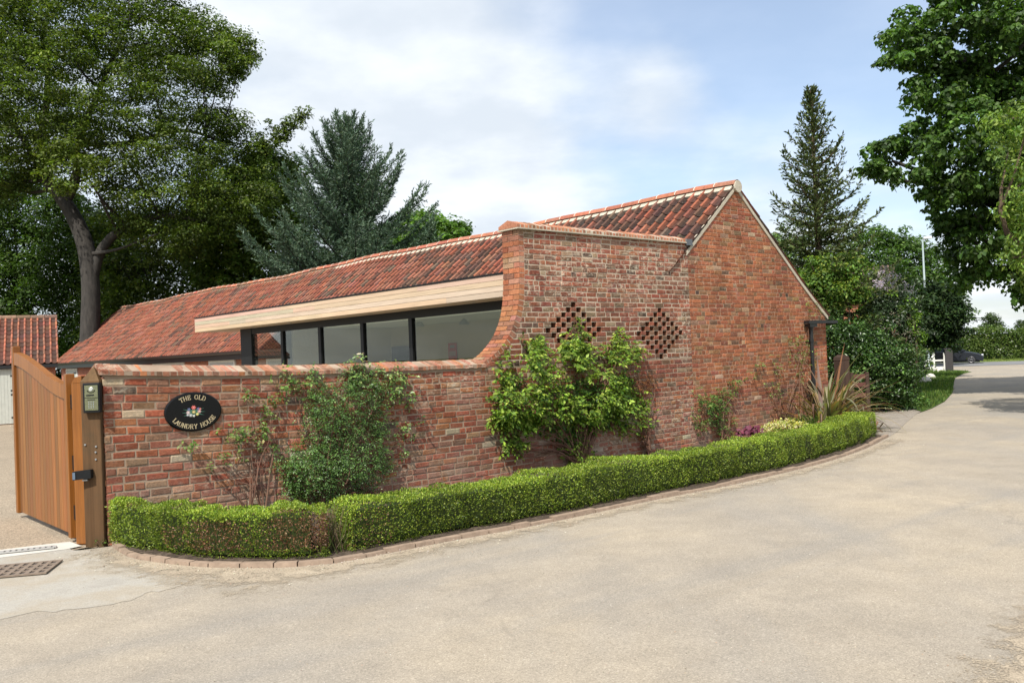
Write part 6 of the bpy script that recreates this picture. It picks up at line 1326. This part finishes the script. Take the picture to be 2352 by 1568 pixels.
# white rail fence and dark post at the verge end
fp = at(2181, 853, 43.); pst_ = empty('dark_timber_post', (fp[0]+.0, 43., terr(43)), R_(-20), 'thick dark timber post standing at the corner of the lane and the main road', 'post')
mb = MB(); mb.box((-.17, -.12, 0), (.17, .12, 1.12), bev=.02); mb.build('shaft', plain('dark_timber', (.055, .05, .05), .85, 0, .2, .2), pst_); mb = MB(); mb.box((-.19, -.14, 1.122), (.19, .14, 1.16)); mb.build('cap', plain('dark_timber_cap', (.07, .065, .06), .85), pst_)
wf_ = at(2172, 850, 43.2); fdir = np.array([-.97, .24]); wfn = empty('white_rail_fence', (wf_[0], wf_[1], terr(43)), math.atan2(-fdir[1], -fdir[0]), 'short white painted rail fence with a slanting strut beside the dark timber post', 'fence')
for x in (-.03, -.52, ): mb = MB(); mb.box((x-.045, -.045, 0), (x+.045, .045, .95), bev=.008); mb.build('post', WHITE, wfn)
for z in (.42, .72): mb = MB(); mb.box((-1.1, -.03, z-.04), (-.076, .03, z+.04), bev=.006); mb.build('rail', WHITE, wfn) if False else None
for z in (.22, .58):
    mb = MB(); mb.box((-.475, -.03, z-.04), (-.076, .03, z+.04), bev=.006); mb.build('rail', WHITE, wfn)
    mb = MB(); mb.box((-1.2, -.03, z-.04), (-.567, .03, z+.04), bev=.006); mb.build('rail', WHITE, wfn)
mb = MB(); mb.tube([(-.50, -.07, .88), (-1.15, -.07, .05)], .045, 6); mb.build('strut', WHITE, wfn)
# painted stones along the verge
for k, (px, py, s_, m_, lab) in enumerate([(2160, 853, .30, STONEP, 'farthest white painted stone on the verge, just before the dark timber post'), (2138, 871, .32, STONEP, 'middle white painted stone on the verge in the long grass'), (2126, 879, .33, STONEP, 'nearest white painted stone on the verge in the long grass'), (2096, 922, .34, plain('grey_stone', (.25, .23, .19), .95, 0, .2, .2), 'mossy grey unpainted stone at the near tip of the grass verge')]):
    g_ = ground(px, py); mb = MB(); rs = random.Random(k); N_ = 12; rows = []
    for i in range(6):
        ph_ = i/5*math.pi/2; rows.append([(math.cos(a)*s_*.62*math.cos(ph_)*(1+.12*rs.uniform(-1, 1)), math.sin(a)*s_*.5*math.cos(ph_)*(1+.12*rs.uniform(-1, 1)), s_*.8*math.sin(ph_)**.6*(1+.05*rs.uniform(-1, 1))-.02) for a in np.linspace(0, 2*math.pi, N_+1)[:-1]])
    n = len(mb.v)
    for r in rows: mb.v += r
    for i in range(5):
        for j in range(N_): j2 = (j+1) % N_; mb.f.append((n+i*N_+j, n+i*N_+j2, n+(i+1)*N_+j2, n+(i+1)*N_+j)); mb.c.append((1, 1, 1))
    ob = mb.build('verge_stone', m_, loc=(g_[0], g_[1], terr(g_[1])), smooth=True); tag(ob, lab, 'stone', 'stones along the verge')
# old gate behind the phormium
gp_ = at(1930, 815, 18.9); og = empty('old_gate_post', (gp_[0]+.02, 18.9, 0), R_(20), 'old weathered round topped timber post beside the gable corner', 'post')
mb = MB(); mb.box((-.13, -.11, 0), (.13, .11, 1.28), bev=.02); mb.build('shaft', OLDW, og); mb = MB(); mb.prism([(-.13, 1.281), (.13, 1.281), (.11, 1.35), (.0, 1.40), (-.11, 1.35)], -.11, .11, fn=lambda a, b, h: (a, h, b)); mb.build('rounded_top', OLDW, og)
gg = empty('brown_rail_gate', (gp_[0]+.2, 18.95, 0), R_(8), 'brown wooden rail gate half hidden behind the phormium', 'gate')
for z in (.2, .45, .68, .86): mb = MB(); mb.box((.08, -.02, z), (.36, .02, z+.10), bev=.005); mb.build('rail', plain('red_brown_wood', (.10, .04, .03), .7, 0, .3, .2), gg)
for x in (.0, .36): mb = MB(); mb.box((x, -.035, .1), (x+.078, .035, 1.0), bev=.006); mb.build('stile', OLDW, gg)

# loose grit and small stones on the lane (nobody could count them)
def grit(name, n, sampler, smin, smax, label):
    P = sampler(n); n = len(P); S = rng.uniform(smin, smax, n)*rng.uniform(.5, 1, n); base = np.array([[1, 0, 0], [0, 1, 0], [-1, 0, 0], [0, -1, 0], [0, 0, .7]]); V = P[:, None, :]+base[None]*S[:, None, None]*(1+rng.normal(0, .2, (n, 5, 1)))
    i = np.arange(n)[:, None]*5; F = np.concatenate([i+np.array([[0, 1, 4]]), i+np.array([[1, 2, 4]]), i+np.array([[2, 3, 4]]), i+np.array([[3, 0, 4]])], 1).reshape(-1, 3)
    C = np.repeat(palette(n, [(.40, .34, .26), (.28, .22, .16), (.50, .45, .37), (.16, .12, .09), (.34, .25, .17)], .15), 4, axis=0); o = np_obj(name, V.reshape(-1, 3), F, C, KERBG); tag(o, label, 'grit', kind='stuff')
KERBG, _t, _b = mat('grit_stone'); _t.links.new(attr(_t), _b.inputs['Base Color']); _b.inputs['Roughness'].default_value = .9
def samp_edge(n):
    k = rng.integers(2, len(KP)-2, n); d = -rng.exponential(.16, n)-.02; p = KP[k]+KN[k]*d[:, None]+rng.normal(0, .04, (n, 2)); return np.concatenate([p, np.full((n, 1), .010)], 1)
def samp_lane(n):
    q = np.stack([rng.random(n)*2352, 1000+rng.random(n)*640], 1); P = np.array([ground(*a) for a in q]); P[:, 2] = .001; m_ = np.array([np.min(np.linalg.norm(KP-p[:2], axis=1)) for p in P]); pk = KP[np.array([np.argmin(np.linalg.norm(KP-p[:2], axis=1)) for p in P])]
    ok = (P[:, 1] < pk[:, 1]-.02) & (q[:, 0] > 180); return P[ok]
grit('kerb_grit', 2600, samp_edge, .003, .009, 'loose grit gathered along the foot of the brick edging')
grit('lane_grit', 2600, samp_lane, .002, .0065, 'small loose stones scattered over the lane')
for k, (px, py, sz) in enumerate([(1060, 1333, .05), (1310, 1253, .035), (2475, 1345, .05), (1490, 1342, .035), (1848, 1377, .03), (905, 1442, .02)][:0]): pass
